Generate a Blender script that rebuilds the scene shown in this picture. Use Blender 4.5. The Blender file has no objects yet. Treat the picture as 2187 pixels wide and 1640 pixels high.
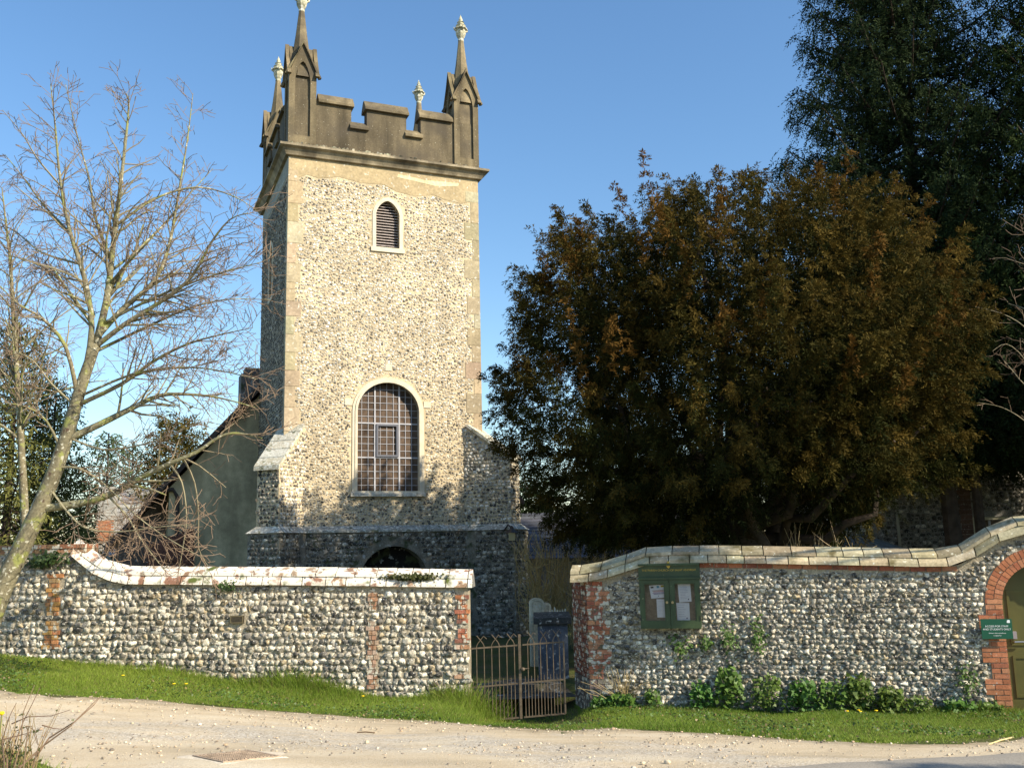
import bpy, math, random
import numpy as np
from mathutils import Vector, Matrix
from mathutils.geometry import tessellate_polygon

sc = bpy.context.scene
rng = np.random.default_rng(7)
random.seed(7)
rad = math.radians

# ------------------------------------------------------------------ camera
W, H = 2187, 1640                     # size of the photograph, used as the survey's measuring grid
F = 2050.0; PITCH = rad(9.68); ROLL = rad(1.3); EZ = 2.9
FWD = np.array((0, math.cos(PITCH), math.sin(PITCH)))
UPV = np.array((0, -math.sin(PITCH), math.cos(PITCH)))
RGT = np.array((1.0, 0, 0))
CX = RGT*math.cos(ROLL) - UPV*math.sin(ROLL)
CY = RGT*math.sin(ROLL) + UPV*math.cos(ROLL)
EYE = np.array((0, 0, EZ))
cam_d = bpy.data.cameras.new('camera'); cam = bpy.data.objects.new('camera', cam_d)
sc.collection.objects.link(cam)
cam_d.sensor_width = 36; cam_d.lens = F/W*36; cam_d.clip_start = .05; cam_d.clip_end = 3000
cam.matrix_world = Matrix(((CX[0], CY[0], -FWD[0], 0), (CX[1], CY[1], -FWD[1], 0), (CX[2], CY[2], -FWD[2], EZ), (0, 0, 0, 1)))
sc.camera = cam

# ------------------------------------------------------------------ sun, sky, exposure
SUN_EL = rad(33.5); SUN_H = np.array((.86, -.51)); SUN_H /= np.linalg.norm(SUN_H)
SUN = np.array((SUN_H[0]*math.cos(SUN_EL), SUN_H[1]*math.cos(SUN_EL), math.sin(SUN_EL)))
sd = bpy.data.lights.new('sun', 'SUN'); sd.energy = 4.9; sd.angle = rad(.53); sd.color = (1, .89, .70)
so = bpy.data.objects.new('sun', sd); sc.collection.objects.link(so)
so.rotation_euler = Vector(-SUN).to_track_quat('-Z', 'Y').to_euler()
w = bpy.data.worlds.new('World'); sc.world = w; w.use_nodes = True
nt = w.node_tree; bg = nt.nodes['Background']
sky = nt.nodes.new('ShaderNodeTexSky'); sky.sky_type = 'NISHITA'; sky.sun_disc = False
sky.sun_elevation = SUN_EL; sky.sun_rotation = math.atan2(SUN_H[0], SUN_H[1])
sky.altitude = 100; sky.air_density = 1.25; sky.dust_density = .35; sky.ozone_density = 3.6
hs_ = nt.nodes.new('ShaderNodeHueSaturation'); hs_.inputs['Saturation'].default_value = 1.12
nt.links.new(sky.outputs[0], hs_.inputs['Color']); nt.links.new(hs_.outputs[0], bg.inputs[0]); bg.inputs[1].default_value = .125
sc.view_settings.view_transform = 'Standard'; sc.view_settings.look = 'None'
sc.view_settings.exposure = .70; sc.view_settings.gamma = 1; sc.view_settings.use_curve_mapping = False
sc.cycles.max_bounces = 6; sc.cycles.transparent_max_bounces = 8

# ------------------------------------------------------------------ surveying helpers
def ray(px, py):
    r = FWD + CX*((px-W/2)/F) + CY*(-(py-H/2)/F)
    return r/r[1]
def at(px, py, y):
    return EYE + ray(px, py)*y
def lerp(a, b, t): return a+(b-a)*t

# terrain height
def gz(x, y):
    x = np.asarray(x, float); y = np.asarray(y, float)
    zc = np.interp(y, [-60, 0, 9, 12, 14.5, 16, 18, 400], [1.6, 1.33, 1.0, .72, .46, .40, .36, .30])
    zr = np.interp(y, [-60, 0, 9, 12, 14.7, 16, 18, 400], [1.3, 1.2, .86, .56, .34, .33, .33, .30])
    zl = np.interp(y, [-60, 0, 9, 16.4, 18, 400], [1.3, 1.25, 1.22, 1.36, 1.2, .5])
    t = np.clip(x/6, 0, 1)
    z = zc*(1-t)+zr*t
    s = np.clip(-x/8.6, 0, 1.25)**1.5
    return z*(1-s)+zl*s-.30*np.exp(-((x-.18)/.86)**4)*np.exp(-((y-16.3)/2.3)**4)
def hit(px, py):
    r = ray(px, py); k = 2.0
    while k < 90:
        p = EYE+r*k
        if p[2] <= gz(p[0], p[1]): break
        k += .01
    return p

class Fr:                              # a local frame: u along a face, n outwards from it, z up
    def __init__(s, o, u):
        s.o = np.array((o[0], o[1])); u = np.array(u, float); s.U = u/np.linalg.norm(u)
        s.N = np.array((s.U[1], -s.U[0]))
    def p(s, u, z, n=0):
        q = s.o + s.U*u + s.N*n
        return (q[0], q[1], z)
    def px(s, px, py, n=0):
        r = ray(px, py); o = s.o+s.N*n
        k = np.dot(o, s.N)/np.dot(r[:2], s.N); P = EYE+r*k
        return float(np.dot(P[:2]-o, s.U)), float(P[2])
    def sub(s, u, n, ang=0):
        q = s.o+s.U*u+s.N*n; a = ang; c, d = math.cos(a), math.sin(a)
        return Fr(q, (s.U[0]*c-s.U[1]*d, s.U[0]*d+s.U[1]*c))

# ------------------------------------------------------------------ object helpers
def link(o): sc.collection.objects.link(o); return o
def tag(o, label=None, cat=None, group=None, kind=None):
    if label: o['label'] = label
    if cat: o['category'] = cat
    if group: o['group'] = group
    if kind: o['kind'] = kind
    return o
def thing(name, label, cat, loc, group=None):
    o = link(bpy.data.objects.new(name, None)); o.location = loc; o.empty_display_size = .2
    return tag(o, label, cat, group)
def wloc(o):
    l = np.zeros(3)
    while o is not None:
        l += np.array(o.location); o = o.parent
    return l

class MB:
    def __init__(s, col=(.5, .5, .5)): s.v = []; s.f = []; s.c = []; s.col = col
    def add(s, vs, fs, col=None):
        b = len(s.v); s.v += [tuple(x) for x in vs]; s.f += [tuple(i+b for i in f) for f in fs]
        s.c += [tuple(col or s.col)]*len(vs)
    def hexa(s, p, col=None):          # 8 points: bottom 4 ccw, top 4
        s.add(p, [(3, 2, 1, 0), (4, 5, 6, 7), (0, 1, 5, 4), (1, 2, 6, 5), (2, 3, 7, 6), (3, 0, 4, 7)], col)
    def box(s, fr, u0, u1, z0, z1, n0, n1, col=None):   # n1 is the outer face
        s.hexa([fr.p(u0, z0, n1), fr.p(u1, z0, n1), fr.p(u1, z0, n0), fr.p(u0, z0, n0),
                fr.p(u0, z1, n1), fr.p(u1, z1, n1), fr.p(u1, z1, n0), fr.p(u0, z1, n0)], col)
    def prism(s, fr, prof, u0, u1, col=None):           # profile of (n, z) swept along u
        m = len(prof)
        vs = [fr.p(u0, z, n) for n, z in prof]+[fr.p(u1, z, n) for n, z in prof]
        s.add(vs, [(i, (i+1) % m, (i+1) % m+m, i+m) for i in range(m)]+[tuple(range(m))[::-1], tuple(range(m, 2*m))], col)
    def plate(s, fr, outer, holes, n, depth, col=None, edge=True):
        # a plate with real openings; outline and openings in (u, z)
        loops = [outer]+list(holes)
        tri = tessellate_polygon([[Vector((u, z, 0)) for u, z in l] for l in loops])
        flat = [q for l in loops for q in l]
        s.add([fr.p(u, z, n) for u, z in flat], [tuple(t) for t in tri], col)
        for k, l in enumerate(loops):
            if k == 0 and not edge: continue
            m = len(l)
            s.add([fr.p(u, z, n) for u, z in l]+[fr.p(u, z, n-depth) for u, z in l],
                  [(i, (i+1) % m, (i+1) % m+m, i+m) for i in range(m)], col)
    def tube(s, pts, rs, n=6, col=None, cap=True):
        pts = [np.array(p, float) for p in pts]; m = len(pts)
        if not hasattr(rs, '__len__'): rs = [rs]*m
        vs = []; prev = None
        for i in range(m):
            d = pts[min(i+1, m-1)]-pts[max(i-1, 0)]; d = d/(np.linalg.norm(d)+1e-9)
            a = prev if prev is not None else (np.array((0, 0, 1.)) if abs(d[2]) < .9 else np.array((1., 0, 0)))
            x = a-d*np.dot(a, d); x = x/(np.linalg.norm(x)+1e-9); y = np.cross(d, x); prev = x
            for k in range(n):
                t = 2*math.pi*k/n
                vs.append(pts[i]+(x*math.cos(t)+y*math.sin(t))*rs[i])
        fs = [(i*n+k, i*n+(k+1) % n, (i+1)*n+(k+1) % n, (i+1)*n+k) for i in range(m-1) for k in range(n)]
        if cap: fs += [tuple(range(n))[::-1], tuple(range((m-1)*n, m*n))]
        s.add(vs, fs, col)
    def lathe(s, c, prof, n=10, col=None):
        vs = [(c[0]+r*math.cos(2*math.pi*k/n), c[1]+r*math.sin(2*math.pi*k/n), c[2]+z) for r, z in prof for k in range(n)]
        m = len(prof)
        s.add(vs, [(i*n+k, i*n+(k+1) % n, (i+1)*n+(k+1) % n, (i+1)*n+k) for i in range(m-1) for k in range(n)] +
              [tuple(range(n))[::-1], tuple(range((m-1)*n, m*n))], col)
    def build(s, name, mat, parent=None, smooth=False):
        off = wloc(parent) if parent else np.zeros(3)
        me = bpy.data.meshes.new(name)
        me.from_pydata([(a-off[0], b-off[1], c-off[2]) for a, b, c in s.v], [], s.f)
        at_ = me.attributes.new('col', 'FLOAT_COLOR', 'POINT')
        at_.data.foreach_set('color', np.array([c+(1,) for c in s.c], np.float32).ravel())
        me.materials.append(mat)
        if smooth: me.polygons.foreach_set('use_smooth', [True]*len(me.polygons))
        me.validate(); me.update()
        o = link(bpy.data.objects.new(name, me))
        if parent: o.parent = parent
        return o

def np_mesh(name, V, Fc, C, mat, parent=None, smooth=False):
    """V (n,3), Fc (m,k) faces of k corners, C (n,3) colours"""
    V = np.asarray(V, np.float32); Fc = np.asarray(Fc, np.int32); C = np.asarray(C, np.float32)
    if parent: V = V-wloc(parent).astype(np.float32)
    me = bpy.data.meshes.new(name); k = Fc.shape[1]
    me.vertices.add(len(V)); me.vertices.foreach_set('co', V.ravel())
    me.loops.add(Fc.size); me.loops.foreach_set('vertex_index', Fc.ravel())
    me.polygons.add(len(Fc)); me.polygons.foreach_set('loop_start', np.arange(0, Fc.size, k, dtype=np.int32))
    if smooth: me.polygons.foreach_set('use_smooth', np.ones(len(Fc), bool))
    me.update(calc_edges=True)
    a = me.attributes.new('col', 'FLOAT_COLOR', 'POINT')
    a.data.foreach_set('color', np.hstack([C, np.ones((len(C), 1), np.float32)]).astype(np.float32).ravel())
    me.materials.append(mat)
    o = link(bpy.data.objects.new(name, me))
    if parent: o.parent = parent
    return o

# ------------------------------------------------------------------ materials
def M(name, rgb=None, var=None, spots=(), bump=None, rough=.85, spec=.25, metal=0, transl=0, streak=None, mul=1.0):
    m = bpy.data.materials.new(name); m.use_nodes = True
    t = m.node_tree; N = t.nodes; L = t.links; b = N['Principled BSDF']
    b.inputs['Roughness'].default_value = rough; b.inputs['Specular IOR Level'].default_value = spec
    b.inputs['Metallic'].default_value = metal
    geo = N.new('ShaderNodeNewGeometry')
    def noise(scale, det=3, stretch=None):
        n = N.new('ShaderNodeTexNoise'); n.inputs['Scale'].default_value = scale; n.inputs['Detail'].default_value = det
        src = geo.outputs['Position']
        if stretch:
            v = N.new('ShaderNodeVectorMath'); v.operation = 'MULTIPLY'; v.inputs[1].default_value = stretch
            L.new(src, v.inputs[0]); src = v.outputs[0]
        L.new(src, n.inputs['Vector']); return n.outputs['Fac']
    def mapr(fac, a, bb, c, d):
        n = N.new('ShaderNodeMapRange'); L.new(fac, n.inputs[0])
        for i, x in enumerate((a, bb, c, d)): n.inputs[i+1].default_value = x
        return n.outputs[0]
    if rgb is None:
        a = N.new('ShaderNodeAttribute'); a.attribute_name = 'col'; col = a.outputs['Color']
    else:
        a = N.new('ShaderNodeRGB'); a.outputs[0].default_value = (*rgb, 1); col = a.outputs[0]
    def mulc(col, fac):
        v = N.new('ShaderNodeVectorMath'); v.operation = 'SCALE'; L.new(col, v.inputs[0]); L.new(fac, v.inputs['Scale']); return v.outputs[0]
    if mul != 1.0:
        v = N.new('ShaderNodeVectorMath'); v.operation = 'SCALE'; L.new(col, v.inputs[0]); v.inputs['Scale'].default_value = mul; col = v.outputs[0]
    for sc_, am in (var or ()):
        col = mulc(col, mapr(noise(sc_), .3, .7, 1-am, 1+am))
    if streak:
        col = mulc(col, mapr(noise(streak[0], 4, (1, 1, streak[2])), .3, .7, 1-streak[1], 1+streak[1]))
    for sc_, th, soft, c in spots:
        mx = N.new('ShaderNodeMix'); mx.data_type = 'RGBA'
        L.new(mapr(noise(sc_, 4), th-soft, th+soft, 0, 1), mx.inputs[0]); L.new(col, mx.inputs[6]); mx.inputs[7].default_value = (*c, 1); col = mx.outputs[2]
    L.new(col, b.inputs['Base Color'])
    if bump:
        bn = N.new('ShaderNodeBump'); bn.inputs['Strength'].default_value = bump[1]; bn.inputs['Distance'].default_value = bump[2]
        L.new(noise(bump[0], 5), bn.inputs['Height']); L.new(bn.outputs[0], b.inputs['Normal'])
    if transl:
        tr = N.new('ShaderNodeBsdfTranslucent'); L.new(col, tr.inputs[0]); mx = N.new('ShaderNodeMixShader'); mx.inputs[0].default_value = transl
        L.new(b.outputs[0], mx.inputs[1]); L.new(tr.outputs[0], mx.inputs[2]); L.new(mx.outputs[0], N['Material Output'].inputs[0])
    return m

FLINT = M('flint', None, [(38, .35), (9, .12), (.7, .14)], [(26, .63, .03, (.19, .17, .135)), (31, .64, .02, (.70, .66, .57))], bump=(60, .5, .01), rough=.65, spec=.2)
MORTAR_T = M('tower_mortar', (.54, .435, .275), [(.7, .16), (2.2, .16), (30, .25)], [(70, .63, .03, (.72, .68, .58)), (55, .66, .03, (.10, .09, .07))], bump=(50, .6, .02), streak=(2.2, .2, .1))
MORTAR_W = M('wall_mortar', (.36, .31, .225), [(3, .2), (40, .3)], bump=(60, .6, .02))
MORTAR_D = M('grey_mortar', (.20, .19, .17), [(3, .2), (40, .3)], [(45, .63, .03, (.45, .44, .42))], bump=(60, .6, .02))
SAND = M('sandstone', None, [(1.6, .15), (14, .18)], [(9, .66, .03, (.62, .58, .48))], bump=(35, .35, .01))
CEMENT = M('weathered_parapet', None, [(1.1, .25), (20, .15)], [(26, .70, .02, (.55, .52, .42)), (1.3, .60, .12, (.085, .07, .05))], bump=(40, .3, .008), streak=(3, .42, .12))
LICHEN_STONE = M('lichened_stone', None, [(4, .2), (30, .2)], [(13, .56, .03, (.66, .64, .55)), (6, .64, .05, (.10, .11, .04))], bump=(30, .5, .015))
DARK_STONE = M('dark_plinth_stone', None, [(4, .3), (25, .3)], [(7, .62, .03, (.40, .40, .38)), (3.5, .60, .06, (.05, .06, .025))], bump=(30, .6, .02))
CREAM = M('cream_window_stone', (.66, .58, .44), [(5, .12)], bump=(40, .15, .004))
RENDER = M('shaded_render', (.40, .34, .21), [(.9, .3), (5, .15), (25, .10)], bump=(50, .2, .004), streak=(2.2, .28, .15))
GLASS = M('window_glass', (.105, .075, .055), [(1.3, .45), (5, .35)], rough=.12, spec=.6)
LEAD = M('pale_lead', (.40, .40, .43), [(8, .15)], rough=.5, spec=.4)
LOUV = M('louvre_slate', (.42, .36, .33), [(14, .25)], rough=.7)
TILE_W = M('white_lichened_tile', None, [(5, .15), (25, .15)], [(6, .42, .04, (.74, .69, .585)), (22, .66, .02, (.05, .045, .03)), (4.5, .66, .04, (.30, .22, .16)), (3, .66, .04, (.10, .12, .03))], bump=(40, .35, .01))
TILE_T = M('tan_coping_tile', None, [(4, .2), (25, .2)], [(16, .66, .03, (.70, .66, .52)), (3, .62, .06, (.16, .13, .06))], bump=(40, .35, .01))
BRICK = M('brick', None, [(12, .2), (50, .15)], [(20, .68, .03, (.5, .45, .38))], bump=(60, .4, .006))
BRICK_OLD = M('lichened_brick', None, [(12, .25), (50, .2)], [(11, .56, .03, (.56, .52, .42)), (8, .64, .03, (.12, .10, .06))], bump=(50, .6, .012))
IRON = M('rusty_iron', (.115, .085, .055), [(9, .3), (40, .2)], rough=.6, spec=.4)
DARKIRON = M('dark_iron', (.05, .04, .035), [(30, .2)], rough=.6)
GREENP = M('green_paint', (.045, .07, .028), [(3, .25), (30, .12)], [(24, .72, .02, (.30, .30, .16))], rough=.5, spec=.4)
SIGNG = M('sign_green', (.004, .085, .045), rough=.35, spec=.5)
WHITE = M('white_lettering', (.82, .84, .82), rough=.6)
GOLD = M('gold_paint', (.55, .36, .06), rough=.5)
PAPER = M('paper', None, [(10, .05)], rough=.8)
CLEAR = None
BOARD = M('pin_board', (.16, .13, .09), [(6, .3), (30, .2)], rough=.9)
DOORP = M('olive_door_paint', (.10, .095, .025), [(3, .15)], rough=.5, spec=.35)
STEEL = M('lock_steel', (.5, .5, .5), rough=.35, metal=.8)
BRONZE = M('plaque_bronze', (.06, .05, .035), [(30, .3)], rough=.5, metal=.3)
WOODP = M('weathered_wood', (.20, .17, .13), [(6, .3)], rough=.9, streak=(12, .3, .1))
BARK = M('mossy_bark', None, [(6, .25), (30, .3)], [(5, .58, .05, (.24, .25, .08)), (16, .62, .03, (.46, .44, .34)), (9, .66, .03, (.09, .06, .04))], bump=(25, .5, .015))
TWIG = M('twig', None, rough=.75)
YBARK = M('dark_bark', (.055, .040, .030), [(5, .4)], bump=(14, .8, .04))
LEAF = M('leaf', None, rough=.75, spec=.05, transl=.22)
LEAF2 = M('weed_leaf', None, rough=.5, spec=.35, transl=.3)
GRASS = M('grass_blade', None, rough=.6, spec=.25, transl=.35)
SLATE = M('roof_tile_dark', None, [(3, .25), (25, .25)], bump=(30, .6, .02))
STONE_ROOF = M('grey_stone_tile', None, [(3, .2), (18, .3)], bump=(20, .6, .02))
TOMB = M('tomb_stone', None, [(3, .25), (20, .2)], [(12, .64, .04, (.5, .5, .45))], bump=(25, .5, .015))
LEADROOF = M('lead_roof', (.13, .17, .20), [(2, .2)], rough=.5, spec=.4)
COVER = M('rusty_cover', (.36, .27, .19), [(10, .3), (40, .2)], rough=.7)
CONC = M('pale_concrete', (.62, .53, .40), [(4, .12), (50, .2)], bump=(60, .4, .006))
YELLOW = M('petal', (.80, .55, .01), rough=.6)

def ground_mat(name, kind):
    m = bpy.data.materials.new(name); m.use_nodes = True; t = m.node_tree; N = t.nodes; L = t.links; b = N['Principled BSDF']
    b.inputs['Roughness'].default_value = .95; b.inputs['Specular IOR Level'].default_value = .15
    geo = N.new('ShaderNodeNewGeometry')
    def noise(s, d=4, st=None):
        n = N.new('ShaderNodeTexNoise'); n.inputs['Scale'].default_value = s; n.inputs['Detail'].default_value = d
        src = geo.outputs['Position']
        if st:
            v = N.new('ShaderNodeVectorMath'); v.operation = 'MULTIPLY'; v.inputs[1].default_value = st; L.new(src, v.inputs[0]); src = v.outputs[0]
        L.new(src, n.inputs['Vector']); return n.outputs['Fac']
    def ramp(f, *st):
        r = N.new('ShaderNodeValToRGB'); L.new(f, r.inputs[0]); e = r.color_ramp.elements
        while len(e) < len(st): e.new(.5)
        for k, (p, c) in enumerate(st): e[k].position = p; e[k].color = (*c, 1)
        return r.outputs[0]
    def mix(f, a, c, mode='MIX'):
        x = N.new('ShaderNodeMix'); x.data_type = 'RGBA'; x.blend_type = mode
        if hasattr(f, 'links'): L.new(f, x.inputs[0])
        else: x.inputs[0].default_value = f
        L.new(a, x.inputs[6])
        if hasattr(c, 'links'): L.new(c, x.inputs[7])
        else: x.inputs[7].default_value = (*c, 1)
        return x.outputs[2]
    def mr(f, a, bb, c=0, d=1):
        n = N.new('ShaderNodeMapRange'); L.new(f, n.inputs[0])
        for i, x in enumerate((a, bb, c, d)): n.inputs[i+1].default_value = x
        return n.outputs[0]
    at_ = N.new('ShaderNodeAttribute'); at_.attribute_name = 'col'
    if kind == 'gravel':
        base = ramp(noise(1.1, 5, (.5, 1.6, 1)), (.32, (.44, .355, .235)), (.5, (.55, .44, .29)), (.68, (.61, .515, .365)))
        v = N.new('ShaderNodeTexVoronoi'); v.inputs['Scale'].default_value = 55; L.new(geo.outputs['Position'], v.inputs['Vector'])
        hs = N.new('ShaderNodeSeparateColor'); L.new(v.outputs['Color'], hs.inputs[0])
        stone = ramp(hs.outputs[0], (.0, (.20, .18, .15)), (.25, (.42, .36, .28)), (.6, (.6, .53, .42)), (.97, (.8, .76, .68)))
        patch = mr(noise(.8, 4, (.45, 1.5, 1)), .47, .62)
        sep = N.new('ShaderNodeSeparateColor'); L.new(at_.outputs['Color'], sep.inputs[0])
        wob = N.new('ShaderNodeMath'); wob.operation = 'ADD'; L.new(sep.outputs[1], wob.inputs[0]); L.new(mr(noise(.9, 3), .3, .7, -.07, .07), wob.inputs[1])
        rut = ramp(wob.outputs[0], (.0, (.7,)*3), (.09, (.12,)*3), (.17, (.10,)*3), (.27, (.85,)*3), (.40, (.9,)*3), (.50, (.15,)*3), (.62, (.1,)*3), (.75, (.6,)*3))
        mm = N.new('ShaderNodeMath'); mm.operation = 'MULTIPLY'; L.new(rut, mm.inputs[0]); L.new(mr(noise(2.4, 4, (.6, 1.4, 1)), .35, .6, .25, 1), mm.inputs[1])
        base = mix(mr(mm.outputs[0], 0, 1, .06, .85), base, stone)
        base = mix(mr(mm.outputs[0], .2, 1, 0, .35), base, (.33, .29, .235))
        e = N.new('ShaderNodeMath'); e.operation = 'ADD'; L.new(sep.outputs[0], e.inputs[0]); L.new(mr(noise(5), .3, .7, -.3, .3), e.inputs[1])
        base = mix(mr(e.outputs[0], .0, .8, .75, 0), base, (.20, .155, .085))
        hh = noise(70, 3)
        bs, bd = .7, .015
    elif kind == 'asphalt':
        base = ramp(noise(60, 3), (.3, (.24, .215, .18)), (.7, (.38, .345, .29))); hh = noise(120, 2); bs, bd = .6, .006
    else:
        base = ramp(noise(1.6, 5), (.3, (.055, .075, .016)), (.5, (.075, .085, .025)), (.7, (.105, .085, .045))); hh = noise(25, 4); bs, bd = .8, .03
    L.new(base, b.inputs['Base Color'])
    bn = N.new('ShaderNodeBump'); bn.inputs['Strength'].default_value = bs; bn.inputs['Distance'].default_value = bd
    L.new(hh, bn.inputs['Height']); L.new(bn.outputs[0], b.inputs['Normal'])
    return m

# ------------------------------------------------------------------ flints
def ico():
    t = (1+5**.5)/2
    v = [(-1, t, 0), (1, t, 0), (-1, -t, 0), (1, -t, 0), (0, -1, t), (0, 1, t), (0, -1, -t), (0, 1, -t), (t, 0, -1), (t, 0, 1), (-t, 0, -1), (-t, 0, 1)]
    f = [(0, 11, 5), (0, 5, 1), (0, 1, 7), (0, 7, 10), (0, 10, 11), (1, 5, 9), (5, 11, 4), (11, 10, 2), (10, 7, 6), (7, 1, 8), (3, 9, 4), (3, 4, 2), (3, 2, 6), (3, 6, 8), (3, 8, 9), (4, 9, 5), (2, 4, 11), (6, 2, 10), (8, 6, 7), (9, 8, 1)]
    v = [np.array(x, float)/np.linalg.norm(x) for x in v]; mid = {}; g = []
    def m(a, b):
        k = (min(a, b), max(a, b))
        if k not in mid:
            q = v[a]+v[b]; v.append(q/np.linalg.norm(q)); mid[k] = len(v)-1
        return mid[k]
    for a, b, c in f:
        x, y, z = m(a, b), m(b, c), m(c, a); g += [(a, x, z), (b, y, x), (c, z, y), (x, y, z)]
    V = np.array(v); G = np.array(g)
    G = G[V[G].mean(1)[:, 2] > -.35]; used = np.unique(G); re = -np.ones(len(V), int); re[used] = np.arange(len(used))
    return V[used], re[G]
ICO_V, ICO_F = ico()
PAL_WALL = [((.50, .45, .35), .42), ((.70, .65, .54), .26), ((.34, .31, .26), .20), ((.17, .155, .135), .08), ((.41, .33, .21), .08)]
PAL_RIGHT = [((.50, .445, .345), .44), ((.68, .63, .52), .20), ((.33, .30, .25), .22), ((.16, .145, .125), .08), ((.42, .34, .21), .08)]
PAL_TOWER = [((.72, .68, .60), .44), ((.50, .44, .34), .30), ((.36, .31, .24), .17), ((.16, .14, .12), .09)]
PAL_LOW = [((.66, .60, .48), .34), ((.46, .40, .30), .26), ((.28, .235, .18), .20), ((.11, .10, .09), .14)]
PAL_DARK = [((.30, .27, .22), .3), ((.17, .15, .12), .3), ((.085, .078, .065), .25), ((.5, .46, .38), .15)]  # shade put into the flint tone: tower side, plinth, left buttress end, house
def flints(fr, u0, u1, z0, z1, course, asp, pal, ok=None, n=0, proud=.35, slope=0.0, jit=.25, seed=1, palfn=None, fill=.95, rough_=.18, core=.34):
    """rows of knapped flints bedded in the face of fr, returned as arrays"""
    g = np.random.default_rng(seed); cs = []; ss = []
    z = z0+course*.5; k = 0
    while z < z1:
        u = u0+g.uniform(0, course*asp)
        while u < u1:
            wd = course*asp*g.uniform(.62, 1.45); hh = course*g.uniform(.78, 1.12)*(1.25 if g.random() < .08 else 1)
            cu = u+wd/2; cz = z+g.normal(0, jit*course*.4)+slope*(u-u0)
            if cu < u1 and (ok is None or ok(cu, cz, wd*.42, hh*.42)): cs.append((cu, cz)); ss.append((wd*.5*fill, hh*.5*fill))
            u += wd*g.uniform(.96, 1.14)
        z += course; k += 1
    if not cs: return np.zeros((0, 3)), np.zeros((0, 3), int), np.zeros((0, 3))
    cs = np.array(cs); ss = np.array(ss); K = len(cs)
    nv = len(ICO_V)
    base = ICO_V[None]*(1+g.normal(0, rough_, (K, nv, 1)))
    ang = g.uniform(-.5, .5, K); ca, sa = np.cos(ang)[:, None], np.sin(ang)[:, None]
    # superellipse squareness keeps neighbours close
    X = np.sign(base[..., 0])*np.abs(base[..., 0])**.8; Z = np.sign(base[..., 1])*np.abs(base[..., 1])**.8
    bx = X*ss[:, :1]; bz = Z*ss[:, 1:]
    uu = cs[:, :1]+bx*ca-bz*sa*.6; zz = cs[:, 1:]+bz*ca+bx*sa*.4
    dep = np.minimum(ss[:, 0], ss[:, 1])*g.uniform(.6, 1.5, K)*proud*2
    tilt = g.normal(0, .35, (K, 2))
    nn = n+base[..., 2]*dep[:, None]*.8+(base[..., 0]*tilt[:, :1]+base[..., 1]*tilt[:, 1:])*dep[:, None]*.5
    xy = fr.o[None, None]+fr.U*uu[..., None]+fr.N*nn[..., None]
    V = np.concatenate([xy, zz[..., None]], -1).reshape(-1, 3)
    Fc = (ICO_F[None]+np.arange(K)[:, None, None]*nv).reshape(-1, 3)
    cols = np.array([p[0] for p in pal]); pr = np.array([p[1] for p in pal]); pr /= pr.sum()
    ci = g.choice(len(pal), K, p=pr)
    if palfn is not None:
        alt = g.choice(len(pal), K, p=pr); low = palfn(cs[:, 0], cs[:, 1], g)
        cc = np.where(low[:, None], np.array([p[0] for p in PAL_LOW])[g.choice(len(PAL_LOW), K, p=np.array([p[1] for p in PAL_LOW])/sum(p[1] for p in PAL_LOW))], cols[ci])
    else: cc = cols[ci]
    cc = cc*g.uniform(.8, 1.2, (K, 1))
    C = np.repeat(cc[:, None], nv, 1)*g.uniform(.7, 1.25, (K, nv, 1))
    chip = (g.random((K, 1)) < .45) & (((base[..., 0]*np.cos(ang*6)[:, None]+base[..., 1]*np.sin(ang*9)[:, None]) > .35))
    C[chip] *= .5
    # knapped faces: dark glassy heart inside a pale rind
    heart = (g.random((K, 1)) < core) & (base[..., 2] > .55)
    C[heart] = C[heart]*.28+.012
    return V, Fc, C.reshape(-1, 3)
def join(parts):
    V = []; Fs = []; C = []; b = 0
    for v, f, c in parts:
        if len(v) == 0: continue
        V.append(v); Fs.append(f+b); C.append(c); b += len(v)
    return np.concatenate(V), np.concatenate(Fs), np.concatenate(C)

def arch(u0, u1, z0, zs, za, n=14, point=0.0):
    """outline of an arched opening, counter-clockwise from bottom left"""
    c = (u0+u1)/2; a = (u1-u0)/2; pts = [(u0, z0), (u1, z0)]
    for i in range(n+1):
        t = math.pi*i/n
        x = math.cos(t); y = math.sin(t)
        if point: y = (1-abs(x)**(1.6))**(.62)
        pts.append((c+a*x, zs+(za-zs)*y))
    return pts
def inset(poly, d):                    # crude outward offset from the centroid-ish normals
    m = len(poly); out = []
    for i in range(m):
        p0, p1, p2 = np.array(poly[i-1]), np.array(poly[i]), np.array(poly[(i+1) % m])
        a = p1-p0; b = p2-p1; na = np.array((a[1], -a[0]))/(np.linalg.norm(a)+1e-9); nb = np.array((b[1], -b[0]))/(np.linalg.norm(b)+1e-9)
        q = na+nb; q = q/(np.dot(q, q)/2+1e-9) if np.dot(q, q) > .2 else na
        out.append(tuple(p1+q*d))
    return out
def inpoly(u, z, poly):
    c = False; m = len(poly)
    for i in range(m):
        (x0, y0), (x1, y1) = poly[i-1], poly[i]
        if (y0 > z) != (y1 > z) and u < (x1-x0)*(z-y0)/(y1-y0)+x0: c = not c
    return c
def jit(c, a=.12):
    k = random.uniform(1-a, 1+a); return tuple(min(1, x*k*random.uniform(.96, 1.04)) for x in c)

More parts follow.
